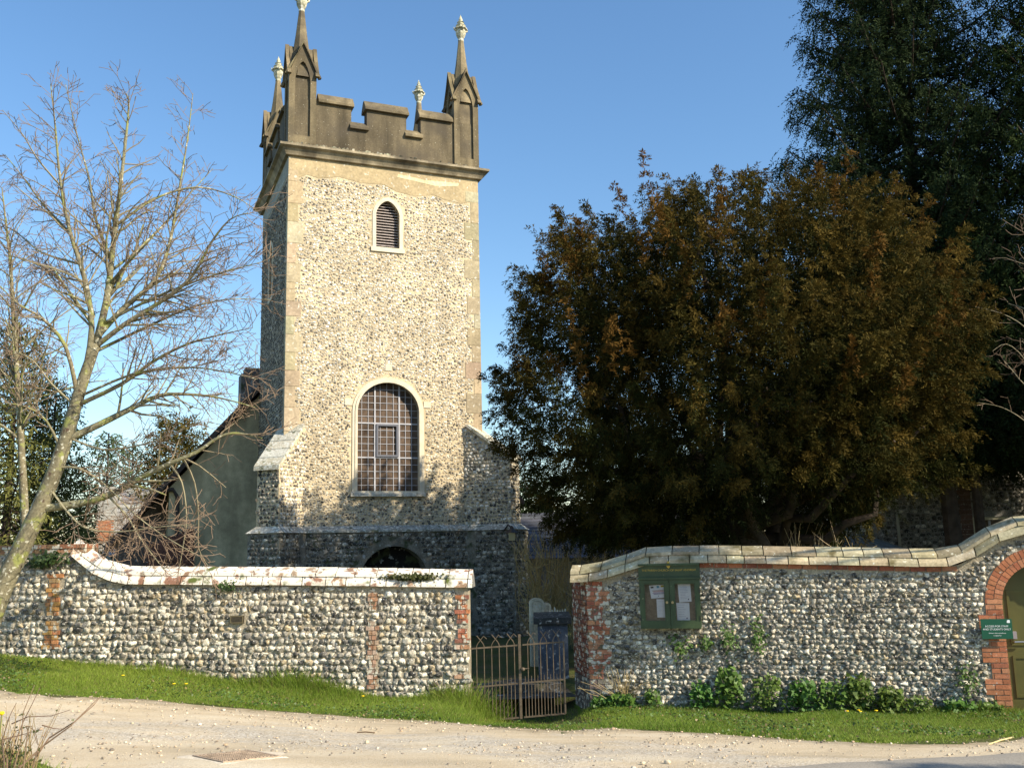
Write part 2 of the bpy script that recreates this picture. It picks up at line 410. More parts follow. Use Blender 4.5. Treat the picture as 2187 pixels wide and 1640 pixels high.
# ================================================================== GROUND
def snoise(x, y, s, seed=0):
    g = np.random.default_rng(100+seed); r = 0
    for k in range(6):
        a = g.uniform(0, 6.28); f = s*g.uniform(.6, 1.9); r = r+np.sin((x*np.cos(a)+y*np.sin(a))*f+g.uniform(0, 6.28))
    return r/6**.5
edge_px = [(-500, 1440), (-150, 1464), (0, 1476), (120, 1484), (230, 1492), (350, 1500), (500, 1514), (650, 1524), (800, 1536), (1000, 1547), (1120, 1556), (1200, 1562), (1300, 1556), (1450, 1564), (1600, 1574), (1750, 1584), (1900, 1590), (2050, 1590), (2187, 1574), (2400, 1566)]
EDGE = np.array([hit(*p)[:2] for p in edge_px]); EDGE = EDGE[np.argsort(EDGE[:, 0])]
def edge_y(x):
    x = np.asarray(x, float)
    return np.interp(x, EDGE[:, 0], EDGE[:, 1])+.10*snoise(x, x*0, 3.1, 1)+.05*snoise(x, x*0, 9, 2)
LEFT0 = (-.80, 16.12); LEFT1 = (-11.5, 16.6)      # line of the western wall
RIGHT0 = (1.14, 15.98); RIGHT1 = (7.0, 14.7)      # line of the eastern wall
def wall_y(x):
    x = np.asarray(x, float)
    l = np.interp(x, [LEFT1[0], LEFT0[0]], [LEFT1[1], LEFT0[1]])
    r = RIGHT0[1]+(x-RIGHT0[0])*(RIGHT1[1]-RIGHT0[1])/(RIGHT1[0]-RIGHT0[0])
    return np.where(x < 0.2, l, r)

def grid_mesh(name, X, Y, Z, C, mat):
    a, b = X.shape; V = np.stack([X, Y, Z], -1).reshape(-1, 3)
    i = np.arange(a*b).reshape(a, b)
    Fc = np.stack([i[:-1, :-1], i[1:, :-1], i[1:, 1:], i[:-1, 1:]], -1).reshape(-1, 4)
    return np_mesh(name, V, Fc, C.reshape(-1, 3), mat, smooth=True)
xs = np.concatenate([[-900, -400, -200, -100, -60, -40, -30, -24, -20, -17, -15], np.arange(-14, 14.01, .25), [15, 17, 20, 24, 30, 40, 60, 100, 200, 400, 900]])
ys = np.concatenate([[-300, -100, -40, -20, -10, -5], np.arange(-3, 21.01, .25), [22, 24, 27, 30, 35, 40, 50, 60, 80, 120, 200, 400, 900]])
X, Y = np.meshgrid(xs, ys, indexing='ij')
Z = gz(X, Y)
e = edge_y(X); Z = Z-np.where((Y < e-.3) & (np.abs(X) < 14), .05, 0)+np.where((Y > e) & (Y < 17), .02*snoise(X, Y, 2.5, 3), 0)
tag(grid_mesh('ground', X, Y, Z, np.ones(X.shape+(3,)), ground_mat('earth', 'soil')), kind='structure')
xs = np.arange(-14, 14.01, .14); tt = np.concatenate([[0, .04, .1, .2, .35, .5, .7], np.linspace(1, 16, 56)])
X = np.repeat(xs[:, None], len(tt), 1); E_ = edge_y(xs)[:, None]; Y = E_+.12-tt[None]
Z = gz(X, Y)+.006+.012*snoise(X, Y, 3.2, 4)*np.clip(tt[None], 0, 1)-.02*(tt[None] == 0)
C = np.stack([np.clip(tt/.8, 0, 1), tt/8, tt*0], -1)[None]*np.ones((len(xs), 1, 1))
track = tag(grid_mesh('gravel_track', X, Y, Z, C, ground_mat('gravel', 'gravel')), kind='structure')
# tarmac in the near right corner
ap = np.array([hit(*p)[:2] for p in [(1500, 1652), (1640, 1637), (1800, 1628), (1950, 1620), (2100, 1612), (2187, 1606), (2400, 1598)]])
xs = np.linspace(ap[0, 0], 12, 60); tt = np.linspace(0, 7, 30)
ye = np.interp(xs, ap[:, 0], ap[:, 1])+.04*snoise(xs, xs*0, 6, 5)
X = np.repeat(xs[:, None], 30, 1); Y = ye[:, None]-tt[None]; Z = gz(X, Y)+.03-.028*(tt[None] == 0)
tag(grid_mesh('road', X, Y, Z, np.ones(X.shape+(3,)), ground_mat('asphalt', 'asphalt')), kind='structure')

# loose stones
def stones(N, xr, yf, sz, seed, pal):
    g = np.random.default_rng(seed); P = []
    while len(P) < N:
        x = g.uniform(*xr); y = yf(x, g)
        if y < edge_y(x)+.1 and snoise(x*.5, y*1.6, 1.6, 8) > g.normal(-.1, .8): P.append((x, y))
    P = np.array(P); s = sz*np.exp(g.normal(0, .45, N)); nv = len(ICO_V)
    b = ICO_V[None]*(1+g.normal(0, .16, (N, nv, 1)))*s[:, None, None]*np.array([1, .8, .55])
    a = g.uniform(0, 6.28, N); ca, sa = np.cos(a)[:, None], np.sin(a)[:, None]
    x = P[:, :1]+b[..., 0]*ca-b[..., 1]*sa; y = P[:, 1:]+b[..., 0]*sa+b[..., 1]*ca; z = gz(P[:, 0], P[:, 1])[:, None]+.015+b[..., 2]
    V = np.stack([x, y, z], -1).reshape(-1, 3); Fc = (ICO_F[None]+np.arange(N)[:, None, None]*nv).reshape(-1, 3)
    pc = np.array(pal)[g.integers(0, len(pal), N)]*g.uniform(.75, 1.2, (N, 1))
    return V, Fc, np.repeat(pc, nv, 0)
GP = [(.50, .41, .28), (.56, .46, .32), (.62, .54, .41), (.32, .26, .19), (.20, .165, .13), (.45, .33, .22)]
tag(np_mesh('gravel', *join([stones(3600, (-7.5, 7), lambda x, g: float(edge_y(x))-g.uniform(0, 1)**1.3*5.5+.1, .0085, 5, GP),
    stones(110, (-7.5, 7), lambda x, g: float(edge_y(x))-g.uniform(0, 5.5)+.1, .015, 6, GP)]), M('pebble', None, rough=.9)), kind='stuff')

# ================================================================== CHURCH TOWER
T = Fr((-6.486, 27.0), (math.cos(rad(22.3)), math.sin(rad(22.3))))
TWD, TDP = 5.98, 5.45
TS = Fr(T.p(0, 0, -TDP)[:2], (T.N[0], T.N[1]))       # left (north) face: u from back to front
TR = Fr(T.p(TWD, 0)[:2], (-T.N[0], -T.N[1]))          # right face
TB = Fr(T.p(TWD, 0, -TDP)[:2], (-T.U[0], -T.U[1]))
base_z = .3
tower = thing('church_tower', 'square flint church tower with crocketed corner pinnacles, battlements and a tall arched window', 'church tower', T.p(TWD/2, base_z, -TDP/2))
z_str0 = T.px(617, 334)[1]; z_str1 = T.px(610, 301, .2)[1]
zPl = T.px(760, 1132, .2)[1]                         # top of the plinth
# openings of the west front
gw = [T.px(761, 1050), T.px(897, 1050), T.px(897, 882), T.px(830, 816)]
WIN = arch(gw[0][0], gw[1][0], gw[0][1], gw[2][1], gw[3][1], 18)
bl = [T.px(803, 527), T.px(853, 527), T.px(853, 462), T.px(829, 430)]
BEL = arch(bl[0][0], bl[1][0], bl[0][1], bl[2][1], bl[3][1], 12, point=1)
dr = [T.px(765, 1260), T.px(910, 1260), T.px(910, 1225), T.px(835, 1166)]
DOOR = arch(dr[0][0], dr[1][0], base_z-.1, dr[2][1]-.15, dr[3][1], 14)
NOTCH = [(DOOR[0][0], base_z)]+DOOR[2:][::-1]+[(DOOR[1][0], base_z)]
mb = MB(); mb.plate(T, [(0, base_z)]+NOTCH+[(TWD, base_z), (TWD, z_str0+.2), (0, z_str0+.2)], [WIN, BEL], 0, .30, edge=False)
for fr, wd in ((TS, TDP), (TR, TDP), (TB, TWD)):
    hs = []
    if fr is TS:
        uc = TDP*.40; hs = [arch(uc-.33, uc+.33, T.px(600, 560)[1]-.25, T.px(600, 470)[1]-.1, T.px(600, 445)[1]-.1, 10, 1)]
        SBEL = hs[0]
    mb.plate(fr, [(0, base_z), (wd, base_z), (wd, z_str0+.2), (0, z_str0+.2)], hs, 0, .25, edge=False)
# inner backing behind the openings, and the tower's flat roof
mb.box(T, .45, TWD-.45, base_z, z_str0, -TDP+.4, -.5)
mb.box(T, 0.01, TWD-.01, z_str0+.1, z_str0+.19, -TDP+.01, -.01)
mb.build('wall', MORTAR_T, tower)
# quoins: alternately long and short blocks
SANDC = [(.40, .325, .20), (.42, .345, .22), (.36, .295, .185), (.39, .31, .20), (.44, .37, .25), (.38, .325, .21), (.41, .31, .21)]
q = MB(); q2 = MB(); QUO = []
zz = zPl+.02; k = 0
while zz < z_str0-.42:
    h = random.uniform(.42, .72); h = min(h, z_str0-.40-zz)
    a = .24+.20*(k % 2)+random.uniform(-.05, .05); b = .24+.22*((k+1) % 2)+random.uniform(-.05, .05)
    c = jit(random.choice(SANDC), .1); c2 = jit(random.choice(SANDC), .1)
    if h > .1:
        q.box(T, -.006, a, zz+.006, zz+h-.006, -.30, .012, c); QUO.append((-.01, a, zz, zz+h))
        q2.box(T, TWD-b, TWD+.006, zz+.006, zz+h-.006, -.30, .012, c2); QUO.append((TWD-b, TWD+.01, zz, zz+h))
    zz += h; k += 1
q.build('quoin_stone', SAND, tower); q2.build('quoin_stone', SAND, tower)
# plain rendered band under the string course, with a ragged lower edge
band = [(0.0, z_str0+.02), (0, z_str0-.42)]
bp = [(.0, -.40), (.3, -.62), (.55, -.50), (.9, -.58), (1.5, -.45), (2.2, -.56), (2.9, -.52), (3.3, -.70), (3.9, -.78), (4.5, -.66), (4.9, -.78), (5.4, -.84), (5.7, -.75), (TWD, -.9)]
bpoly = [(u, z_str0+z) for u, z in bp]+[(TWD, z_str0+.02), (0, z_str0+.02)]
m_ = MB((.42, .33, .195)); m_.plate(T, bpoly, [], .008, .02)
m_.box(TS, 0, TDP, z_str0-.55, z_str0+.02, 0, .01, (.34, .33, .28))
m_.build('render_band', SAND, tower)
pale = MB((.72, .58, .36)); pp = [T.px(850, 372), T.px(905, 385), T.px(980, 392), T.px(978, 399), T.px(930, 398), T.px(870, 384), T.px(848, 379)]
pale.plate(T, pp, [], .014, .006); pale.build('mortar_patch', SAND, tower)
# string course
sp = MB((.30, .25, .17))
prof = [(-.02, 0), (.10, .03), (.12, .08), (.20, .22), (.30, .28), (.30, .36), (.10, .44), (-.02, .46)]
prof = [(n, z_str0+z*(z_str1-z_str0)/.46*1.05) for n, z in prof]
for fr, wd in ((T, TWD), (TS, TDP), (TR, TDP), (TB, TWD)):
    m = len(prof); vs = [fr.p(-n, z, n) for n, z in prof]+[fr.p(wd+n, z, n) for n, z in prof]
    sp.add(vs, [(i, (i+1) % m, (i+1) % m+m, i+m) for i in range(m)])
lic = sp
for k in range(150):
    u = random.uniform(-.2, TWD+.2); r = random.uniform(.015, .045); z = z_str1-.05+random.uniform(-.05, .03)
    if u > 3.4 and random.random() < .45: continue
    lic.hexa([T.p(u-r, z-r*.5, .27), T.p(u+r, z-r*.5, .27), T.p(u+r, z-r*.5, .20), T.p(u-r, z-r*.5, .20), T.p(u-r*.6, z+r*.5, .305), T.p(u+r*.6, z+r*.4, .305), T.p(u+r*.5, z+r, .22), T.p(u-r*.5, z+r, .22)], jit((.62, .59, .48)))
sp.build('string_course', CEMENT, tower)
# parapet with battlements
z_par0 = z_str1-.02
mt = T.px(825, 240)[1]; cr = T.px(766, 276)[1]
PAR = (.125, .10, .062)
ux = lambda p, y: T.px(p, y)[0]
MER = [(.0, ux(750, 230)), (ux(783, 250), ux(867, 250)), (ux(898, 265), TWD)]
hwp = (ux(672, 230)-ux(613, 230))/2
def parapet(fr, wd, mer, name):
    m = MB(PAR); out = [(0, z_par0), (wd, z_par0)]
    for a, b in reversed(mer):
        out += [(b, mt), (a, mt)]
        if a > .01: out += [(a, cr)]
        i = mer.index((a, b))
        if i > 0: out += [(mer[i-1][1], cr)]
    m.plate(fr, out, [], .03, .34)
    m.add([fr.p(u, z, -.31) for u, z in out], [tuple(t)[::-1] for t in tessellate_polygon([[Vector((u, z, 0)) for u, z in out]])])
    o = m.build(name, CEMENT, tower)
    c = MB((.17, .135, .08))
    def cope(a, b, z, hh):
        c.prism(fr, [(.13, z-.05), (.13, z+.02), (-.08, z+hh), (-.20, z+hh), (-.41, z+.02), (-.41, z-.05)], a, b)
    for k, (a, b) in enumerate(mer):
        cope(a-.07 if k else 2*hwp+.02, b+.07 if k < len(mer)-1 else wd-2*hwp-.02, mt, .30)
        if k: cope(mer[k-1][1]-.05, a+.05, cr, .24)
    c.build('coping', CEMENT, o)
parapet(T, TWD, MER, 'parapet')
k_ = TDP/TWD
for fr, wd in ((TS, TDP), (TR, TDP), (TB, TWD)):
    s_ = wd/TWD; parapet(fr, wd, [(a*s_, b*s_) for a, b in MER], 'parapet')
# pinnacles
zg0 = T.px(642, 158, .1)[1]; zga = T.px(642, 88, .1)[1]; zsp = T.px(644, 14)[1]; zbase = z_par0
def pinnacle(frc, hw):
    """frc: frame whose origin is the pinnacle's centre"""
    S = (.165, .132, .078)
    m = MB(S)
    for k in range(4):
        a = k*math.pi/2; U = (frc.U[0]*math.cos(a)-frc.U[1]*math.sin(a), frc.U[0]*math.sin(a)+frc.U[1]*math.cos(a))
        f = Fr(frc.o, U); 
        out = [(-hw, zbase), (hw, zbase), (hw, zg0), (0, zga), (-hw, zg0)]
        hole = arch(-hw*.56, hw*.56, zbase+.30, zg0-.25, zg0+.42, 10, 1)
        m.plate(f, out, [hole], hw, .10, edge=False)
        m.plate(f, inset(hole, .0), [], hw-.09, .01, (.15, .12, .075), edge=False)
        # gablet mouldings standing proud of the face
        for sgn in (-1, 1):
            e0 = np.array((sgn*(hw+.06), zg0-.10)); e1 = np.array((0, zga+.04)); d = e1-e0; nrm = np.array((-d[1], d[0]))/np.linalg.norm(d)*.085*sgn
            pts = [e0, e0+nrm*-1, e1+np.array((0, -.12)), e1]
            vs = [f.p(p[0], p[1], hw+.07) for p in pts]+[f.p(p[0], p[1], hw-.05) for p in pts]
            m.hexa(vs, jit(S, .1))
        # roof planes of the gablet running in to the spirelet
        m.add([f.p(-hw, zg0, hw), f.p(0, zga, hw), f.p(0, zga, 0), f.p(hw, zg0, hw)], [(0, 1, 2), (1, 3, 2)])
    # spirelet
    zb = zg0-.05; r0 = hw*.98; rt = .085
    vs = []
    for z, r in ((zb, r0), (lerp(zb, zsp, .33), lerp(r0, rt, .42)), (lerp(zb, zsp, .66), lerp(r0, rt, .74)), (zsp, rt)):
        for k in range(8):
            t = k*math.pi/4+math.pi/8; rr = r*(1.16 if False else 1.06)
            vs.append(frc.p(rr*math.cos(t), z, rr*math.sin(t)))
    m.add(vs, [(i*8+k, i*8+(k+1) % 8, (i+1)*8+(k+1) % 8, (i+1)*8+k) for i in range(3) for k in range(8)], (.20, .16, .095))
    o = m.build('pinnacle', CEMENT, tower)
    c = frc.p(0, 0)
    f = MB((.42, .40, .28))
    pr = [(.085, 0), (.10, .04), (.085, .10), (.12, .16), (.16, .26), (.17, .36), (.15, .42), (.22, .45), (.21, .49), (.14, .50), (.15, .56), (.17, .585), (.09, .62), (.10, .68), (.125, .70), (.06, .74), (.07, .80), (.02, .93), (.005, .98)]
    f.lathe((c[0], c[1], zsp-.03), pr, 8)
    for k in range(4):
        t = k*math.pi/2
        d = np.array((frc.U*math.cos(t)+frc.N*math.sin(t)))
        b_ = np.array((c[0], c[1], zsp+.36)); dd = np.array((d[0], d[1], 0))
        f.tube([b_+dd*.14, b_+dd*.22+(0, 0, .04), b_+dd*.24+(0, 0, .11)], [.045, .035, .01], 5)
    f.build('finial', LICHEN_STONE, o, smooth=False)
for u, n in ((hwp-.05, -hwp+.1), (TWD-hwp+.02, -hwp+.1), (hwp-.05, -TDP+hwp-.05), (TWD-hwp, -TDP+hwp-.05)):
    pinnacle(T.sub(u, n), hwp)
# belfry window
m = MB((.66, .58, .44)); o_ = inset(BEL, .11)
o_ = [(min(max(u, -9), 99), z) for u, z in o_]
m.plate(T, o_, [BEL], .025, .30, edge=True)
m.box(T, BEL[0][0]-.16, BEL[1][0]+.16, BEL[0][1]-.15, BEL[0][1]-.005, -.05, .05)
bw = m.build('belfry_window', CREAM, tower)
m = MB(); zz = BEL[0][1]+.04
while zz < bl[3][1]:
    m.hexa([T.p(BEL[0][0], zz-.035, -.14), T.p(BEL[1][0], zz-.035, -.14), T.p(BEL[1][0], zz+.03, -.27), T.p(BEL[0][0], zz+.03, -.27),
            T.p(BEL[0][0], zz-.015, -.14), T.p(BEL[1][0], zz-.015, -.14), T.p(BEL[1][0], zz+.05, -.27), T.p(BEL[0][0], zz+.05, -.27)])
    zz += .088
m.build('louvre_panel', LOUV, bw)
m = MB(); m.plate(T, BEL, [], -.29, .01); m.build('dark_backing', DARKIRON, bw)
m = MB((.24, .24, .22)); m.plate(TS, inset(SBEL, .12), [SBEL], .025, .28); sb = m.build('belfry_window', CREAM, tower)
m = MB(); m.plate(TS, SBEL, [], -.2, .01); m.build('louvre_panel', LOUV, sb)
# big west window
m = MB(); m.plate(T, inset(WIN, .13), [WIN], .03, .34)
m.plate(T, inset(WIN, .05), [inset(WIN, -.02)], .055, .05)
for s_ in (-1, 1):
    a = WIN[0][0]-.13 if s_ < 0 else WIN[1][0]+.13; zi = gw[2][1]+.25
    m.box(T, min(a, a+s_*.22), max(a, a+s_*.22), zi-.09, zi+.10, -.05, .024)
kz = gw[3][1]; uc = (WIN[0][0]+WIN[1][0])/2
m.box(T, uc-.10, uc+.10, kz+.34, kz+.54, -.05, .02)
ww = m.build('west_window', CREAM, tower)
m = MB((.5, .46, .38)); m.hexa([T.p(WIN[0][0]-.18, WIN[0][1]-.14, .12), T.p(WIN[1][0]+.14, WIN[0][1]-.14, .12), T.p(WIN[1][0]+.14, WIN[0][1]-.14, -.2), T.p(WIN[0][0]-.18, WIN[0][1]-.14, -.2),
        T.p(WIN[0][0]-.18, WIN[0][1]-.05, .12), T.p(WIN[1][0]+.14, WIN[0][1]-.05, .12), T.p(WIN[1][0]+.14, WIN[0][1]+.03, -.2), T.p(WIN[0][0]-.18, WIN[0][1]+.03, -.2)])
m.build('sill', LICHEN_STONE, ww)
m = MB(); m.plate(T, WIN, [], -.22, .02); m.build('pane', GLASS, ww)
m = MB(); a0, a1 = WIN[0][0], WIN[1][0]; wz0 = WIN[0][1]
def top_at(u): 
    x = (u-uc)/((a1-a0)/2); return gw[2][1]+(gw[3][1]-gw[2][1])*math.sqrt(max(0, 1-x*x))
def half_at(z):
    if z < gw[2][1]: return (a1-a0)/2
    y = (z-gw[2][1])/(gw[3][1]-gw[2][1]); return (a1-a0)/2*math.sqrt(max(0, 1-y*y))
for k in range(1, 10):
    u = lerp(a0, a1, [0, .103, .206, .31, .395, .5, .605, .70, .80, .90][k]); th = .022 if k in (3, 7) else .0075
    m.box(T, u-th, u+th, wz0, top_at(u), -.235, -.20+(.012 if th > .02 else 0))
nr = 16; hz = (gw[3][1]-wz0)/nr
for k in range(1, nr):
    z = wz0+k*hz; hf = half_at(z); th = .020 if k in (5, 10) else .007
    m.box(T, uc-hf, uc+hf, z-th, z+th, -.236, -.202+(.012 if th > .01 else 0))
m.build('glazing_bar', LEAD, ww)
m = MB(); c0, c1 = lerp(a0, a1, .33), lerp(a0, a1, .68); d0, d1 = wz0+5.1*hz, wz0+9.9*hz
m.plate(T, [(c0, d0), (c1, d0), (c1, d1), (c0, d1)], [[(c0+.06, d0+.06), (c1-.06, d0+.06), (c1-.06, d1-.06), (c0+.06, d1-.06)]], -.15, .06)
m.build('casement', M('casement_grey', (.13, .135, .16), rough=.5), ww)
# diagonal buttresses
def buttress(corner_u, sgn, q, top_px, low_px, name):
    d = (T.U*sgn+T.N); d /= np.linalg.norm(d)
    f = Fr(T.p(corner_u, 0)[:2], (-d[1], d[0])); hw = .36           # f.N = outward direction d
    zt = T.px(*top_px)[1]; zl = T.px(*low_px)[1]
    m = MB()
    prof = [(-.5, base_z), (q, base_z), (q, zl), (-.25, zt), (-.5, zt)]
    m.prism(f, prof, -hw, hw); b = m.build('buttress', MORTAR_T, tower)
    cp = MB((.48, .44, .34)); n0, z0 = q+.10, zl-.06
    for k in range(5):
        t0, t1 = k/5, (k+1)/5
        na, za = lerp(n0, -.22, t0), lerp(z0, zt+.02, t0); nb, zb = lerp(n0, -.22, t1), lerp(z0, zt+.02, t1)
        cp.hexa([f.p(-hw-.06, za, na), f.p(hw+.06, za, na), f.p(hw+.06, zb, nb), f.p(-hw-.06, zb, nb),
                 f.p(-hw-.06, za+.13, na-.02), f.p(hw+.06, za+.13, na-.02), f.p(hw+.06, zb+.10, nb), f.p(-hw-.06, zb+.10, nb)], jit((.50, .46, .36), .15))
    cp.build('weathering_slab', LICHEN_STONE, b)
    return f, hw, q, zl, zt, b
BL = buttress(.1, -1, .85, (648, 915), (532, 1003), 'l')
BR = buttress(TWD-.1, 1, 1.15, (990, 915), (1078, 985), 'r')
bf = []
for i, (f, hw, q_, zl, zt, b) in enumerate((BL, BR)):
    parts = []
    fe = f.sub(0, q_)                                                # end face
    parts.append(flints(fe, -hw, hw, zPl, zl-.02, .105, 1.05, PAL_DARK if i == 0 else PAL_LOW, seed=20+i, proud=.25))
    for s_ in (-1, 1):
        o = f.p(s_*hw, 0, -.4 if s_ < 0 else q_)[:2]
        fs = Fr(o, f.N*(1 if s_ < 0 else -1))
        L_ = q_+.4
        def okb(u, z, a, b_, s_=s_, L_=L_, q_=q_, zl=zl, zt=zt):
            n = u-.4 if s_ < 0 else q_-u
            lim = lerp(zl, zt, max(0, min(1, (q_-n)/(q_+.25))))
            return z+b_ < lim and z-b_ > zPl
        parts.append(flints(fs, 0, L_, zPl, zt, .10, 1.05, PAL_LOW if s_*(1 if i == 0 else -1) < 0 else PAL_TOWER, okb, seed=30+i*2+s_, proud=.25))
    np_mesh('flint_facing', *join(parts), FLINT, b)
# plinth: the projecting lower stage and its sloping top
pl = MB((.20, .18, .14)); pw = .20  # base tone darkened so the shadow over the tower foot reads blacker
zP0 = zPl-.06
po = [(-.12, base_z)]+NOTCH+[(TWD+.12, base_z), (TWD+.12, zP0), (-.12, zP0)]
pl.plate(T, po, [], pw, .9, edge=True)
pl.box(TS, -.0, TDP+.1, base_z, zP0, -.1, pw)
pl.box(TR, -.1, TDP, base_z, zP0, -.1, pw)
for f, hw, q_, zl, zt, b in (BL, BR):
    pl.box(f, -hw-pw*.8, hw+pw*.8, base_z, zP0, -.3, q_+pw*.8)
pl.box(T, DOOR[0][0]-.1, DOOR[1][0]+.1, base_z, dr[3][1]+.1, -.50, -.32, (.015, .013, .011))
pln = pl.build('plinth', DARK_STONE, tower)
cp = MB((.34, .32, .27))
cp.prism(T, [(-.02, zP0), (pw+.05, zP0), (pw+.05, zP0+.06), (-.02, zP0+.20)], -.05, TWD+.05)
cp.prism(TS, [(-.02, zP0), (pw+.05, zP0), (pw+.05, zP0+.06), (-.02, zP0+.20)], -.05, TDP)
for f, hw, q_, zl, zt, b in (BL, BR):
    a = hw+pw*.8+.05; n1 = q_+pw*.8+.05
    vs = [f.p(-a, zP0+.003, n1), f.p(a, zP0+.003, n1), f.p(a, zP0+.003, -.3), f.p(-a, zP0+.003, -.3), f.p(-a+.2, zP0+.18, n1-.2), f.p(a-.2, zP0+.18, n1-.2), f.p(a-.2, zP0+.18, -.3), f.p(-a+.2, zP0+.18, -.3)]
    cp.hexa(vs)
cp.build('plinth_moulding', LICHEN_STONE, pln)
parts = [flints(T, 0, TWD, base_z, zP0-.05, .115, 1.1, PAL_DARK, lambda u, z, a, b: not inpoly(u, z, inset(DOOR, .25)), n=pw, seed=41, proud=.25)]
for i, (f, hw, q_, zl, zt, b) in enumerate((BL, BR)):
    fe = f.sub(0, q_+pw*.8); a = hw+pw*.8; parts.append(flints(fe, -a, a, base_z, zP0-.05, .115, 1.1, PAL_DARK, seed=43+i, proud=.25))
    s_ = 1 if i == 0 else -1
    fs = Fr(f.p(s_*a, 0, q_+pw*.8 if s_ > 0 else .0)[:2], f.N*(-s_)); parts.append(flints(fs, 0, q_+.1, base_z, zP0-.05, .115, 1.1, PAL_DARK, seed=45+i, proud=.25))
np_mesh('flint_facing', *join(parts), FLINT, pln)
# flint facing of the tower
WINx, BELx = inset(WIN, .19), inset(BEL, .17)
def okT(u, z, a, b):
    if z+b > z_str0+np.interp(u, [p[0] for p in bp], [p[1] for p in bp])-.02: return False
    for (x0, x1, y0, y1) in QUO:
        if y0-.0 < z < y1 and x0-a*.7 < u < x1+a*.7: return False
    if inpoly(u, z, WINx) or inpoly(u, z, BELx): return False
    if BEL[0][0]-.2 < u < BEL[1][0]+.2 and BEL[0][1]-.2 < z < BEL[0][1]: return False
    if WIN[0][0]-.3 < u < WIN[1][0]+.3 and abs(z-(gw[2][1]+.25)) < .14: return False
    return True
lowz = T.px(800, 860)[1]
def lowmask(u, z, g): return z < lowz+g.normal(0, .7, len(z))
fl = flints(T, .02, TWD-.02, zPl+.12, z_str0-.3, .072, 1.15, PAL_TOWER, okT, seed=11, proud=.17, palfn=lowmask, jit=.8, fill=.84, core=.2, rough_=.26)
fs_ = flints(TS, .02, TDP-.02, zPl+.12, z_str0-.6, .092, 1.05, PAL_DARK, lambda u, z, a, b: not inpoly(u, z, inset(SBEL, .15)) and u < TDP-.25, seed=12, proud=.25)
np_mesh('flint_facing', *join([fl, fs_]), FLINT, tower)
# porch lantern on the corner of the plinth
c = at(1093, 1142, 27.6)
lt = thing('wall_lantern', 'small dark lantern under a peaked cap on the shaded corner of the church tower', 'lantern', c)
m = MB((.4, .35, .2)); m.box(Fr((c[0], c[1]), (1, 0)), -.09, .09, c[2]-.16, c[2]+.06, -.09, .09); m.build('lantern_glass', M('lantern_glass', (.42, .36, .2), rough=.2), lt)
m = MB(); m.lathe((c[0], c[1], c[2]+.062), [(.20, 0), (.16, .03), (.05, .12), (.05, .15), (.02, .2)], 4); m.box(Fr((c[0], c[1]), (1, 0)), -.12, .12, c[2]-.20, c[2]-.163, -.12, .12)
m.tube([(c[0], c[1], c[2]+.2), (c[0]-.1, c[1]+.35, c[2]+.3), (c[0]-.25, c[1]+.9, c[2]+.1)], .025, 5); m.build('lantern_frame', DARKIRON, lt)

# ================================================================== NAVE
nv = Fr(T.p(0, 0, -TDP)[:2], T.U)                    # west wall of the nave, in line with the tower's back
el = nv.px(362, 1032, .0); er = nv.px(545, 845, .0)
nave = thing('church_nave', 'rendered church nave with dark tiled gable roof and downpipe left of the tower', 'church', nv.p(-2, .3, -5))
slope = (er[1]-el[1])/(er[0]-el[0]); ur = TWD/2; zr = el[1]+slope*(ur-el[0]); uL = el[0]; uR = 2*ur-uL
m = MB(); m.plate(nv, [(uL, .3), (uR, .3), (uR, el[1]-.15), (ur, zr-.15), (uL, el[1]-.15)], [], 0, 14, edge=True)
m.build('wall', RENDER, nave)
m = MB((.07, .05, .04))
for s_ in (-1, 1):
    ue = (uL-.75) if s_ < 0 else (uR+.75); ze = el[1]-slope*.75
    a = (ue, ze); b = (ur, zr)
    pr = [a, b, (b[0], b[1]+.22), (a[0], a[1]+.22)]
    vs = [nv.p(u, z, .35) for u, z in pr]+[nv.p(u, z, -14) for u, z in pr]
    m.add(vs, [(0, 1, 2, 3), (7, 6, 5, 4), (0, 4, 5, 1), (1, 5, 6, 2), (2, 6, 7, 3), (3, 7, 4, 0)])
rf = m.build('roof', SLATE, nave)
ch = [nv.px(514, 868, -3.5), nv.px(548, 868, -3.5), nv.px(530, 784, -3.5)]
m = MB((.16, .14, .13)); m.box(nv, ch[0][0], ch[0][0]+1.6, ch[0][1]-1.2, ch[2][1]-.25, -4.4, -3.5); m.box(nv, ch[0][0]+.15, ch[0][0]+1.45, ch[2][1]-.25, ch[2][1], -4.3, -3.6)
m.build('chimney', DARK_STONE, rf)
m = MB(); p0 = nv.px(380, 1045, .12); p1 = nv.px(381, 1190, .12)
m.tube([nv.p(uL-.45, el[1]-.30, .15), nv.p(p0[0]-.15, p0[1], .13), nv.p(p0[0], p0[1]-.25, .12), nv.p(p1[0], .4, .12)], .065, 8); m.build('downpipe', DARKIRON, nave)
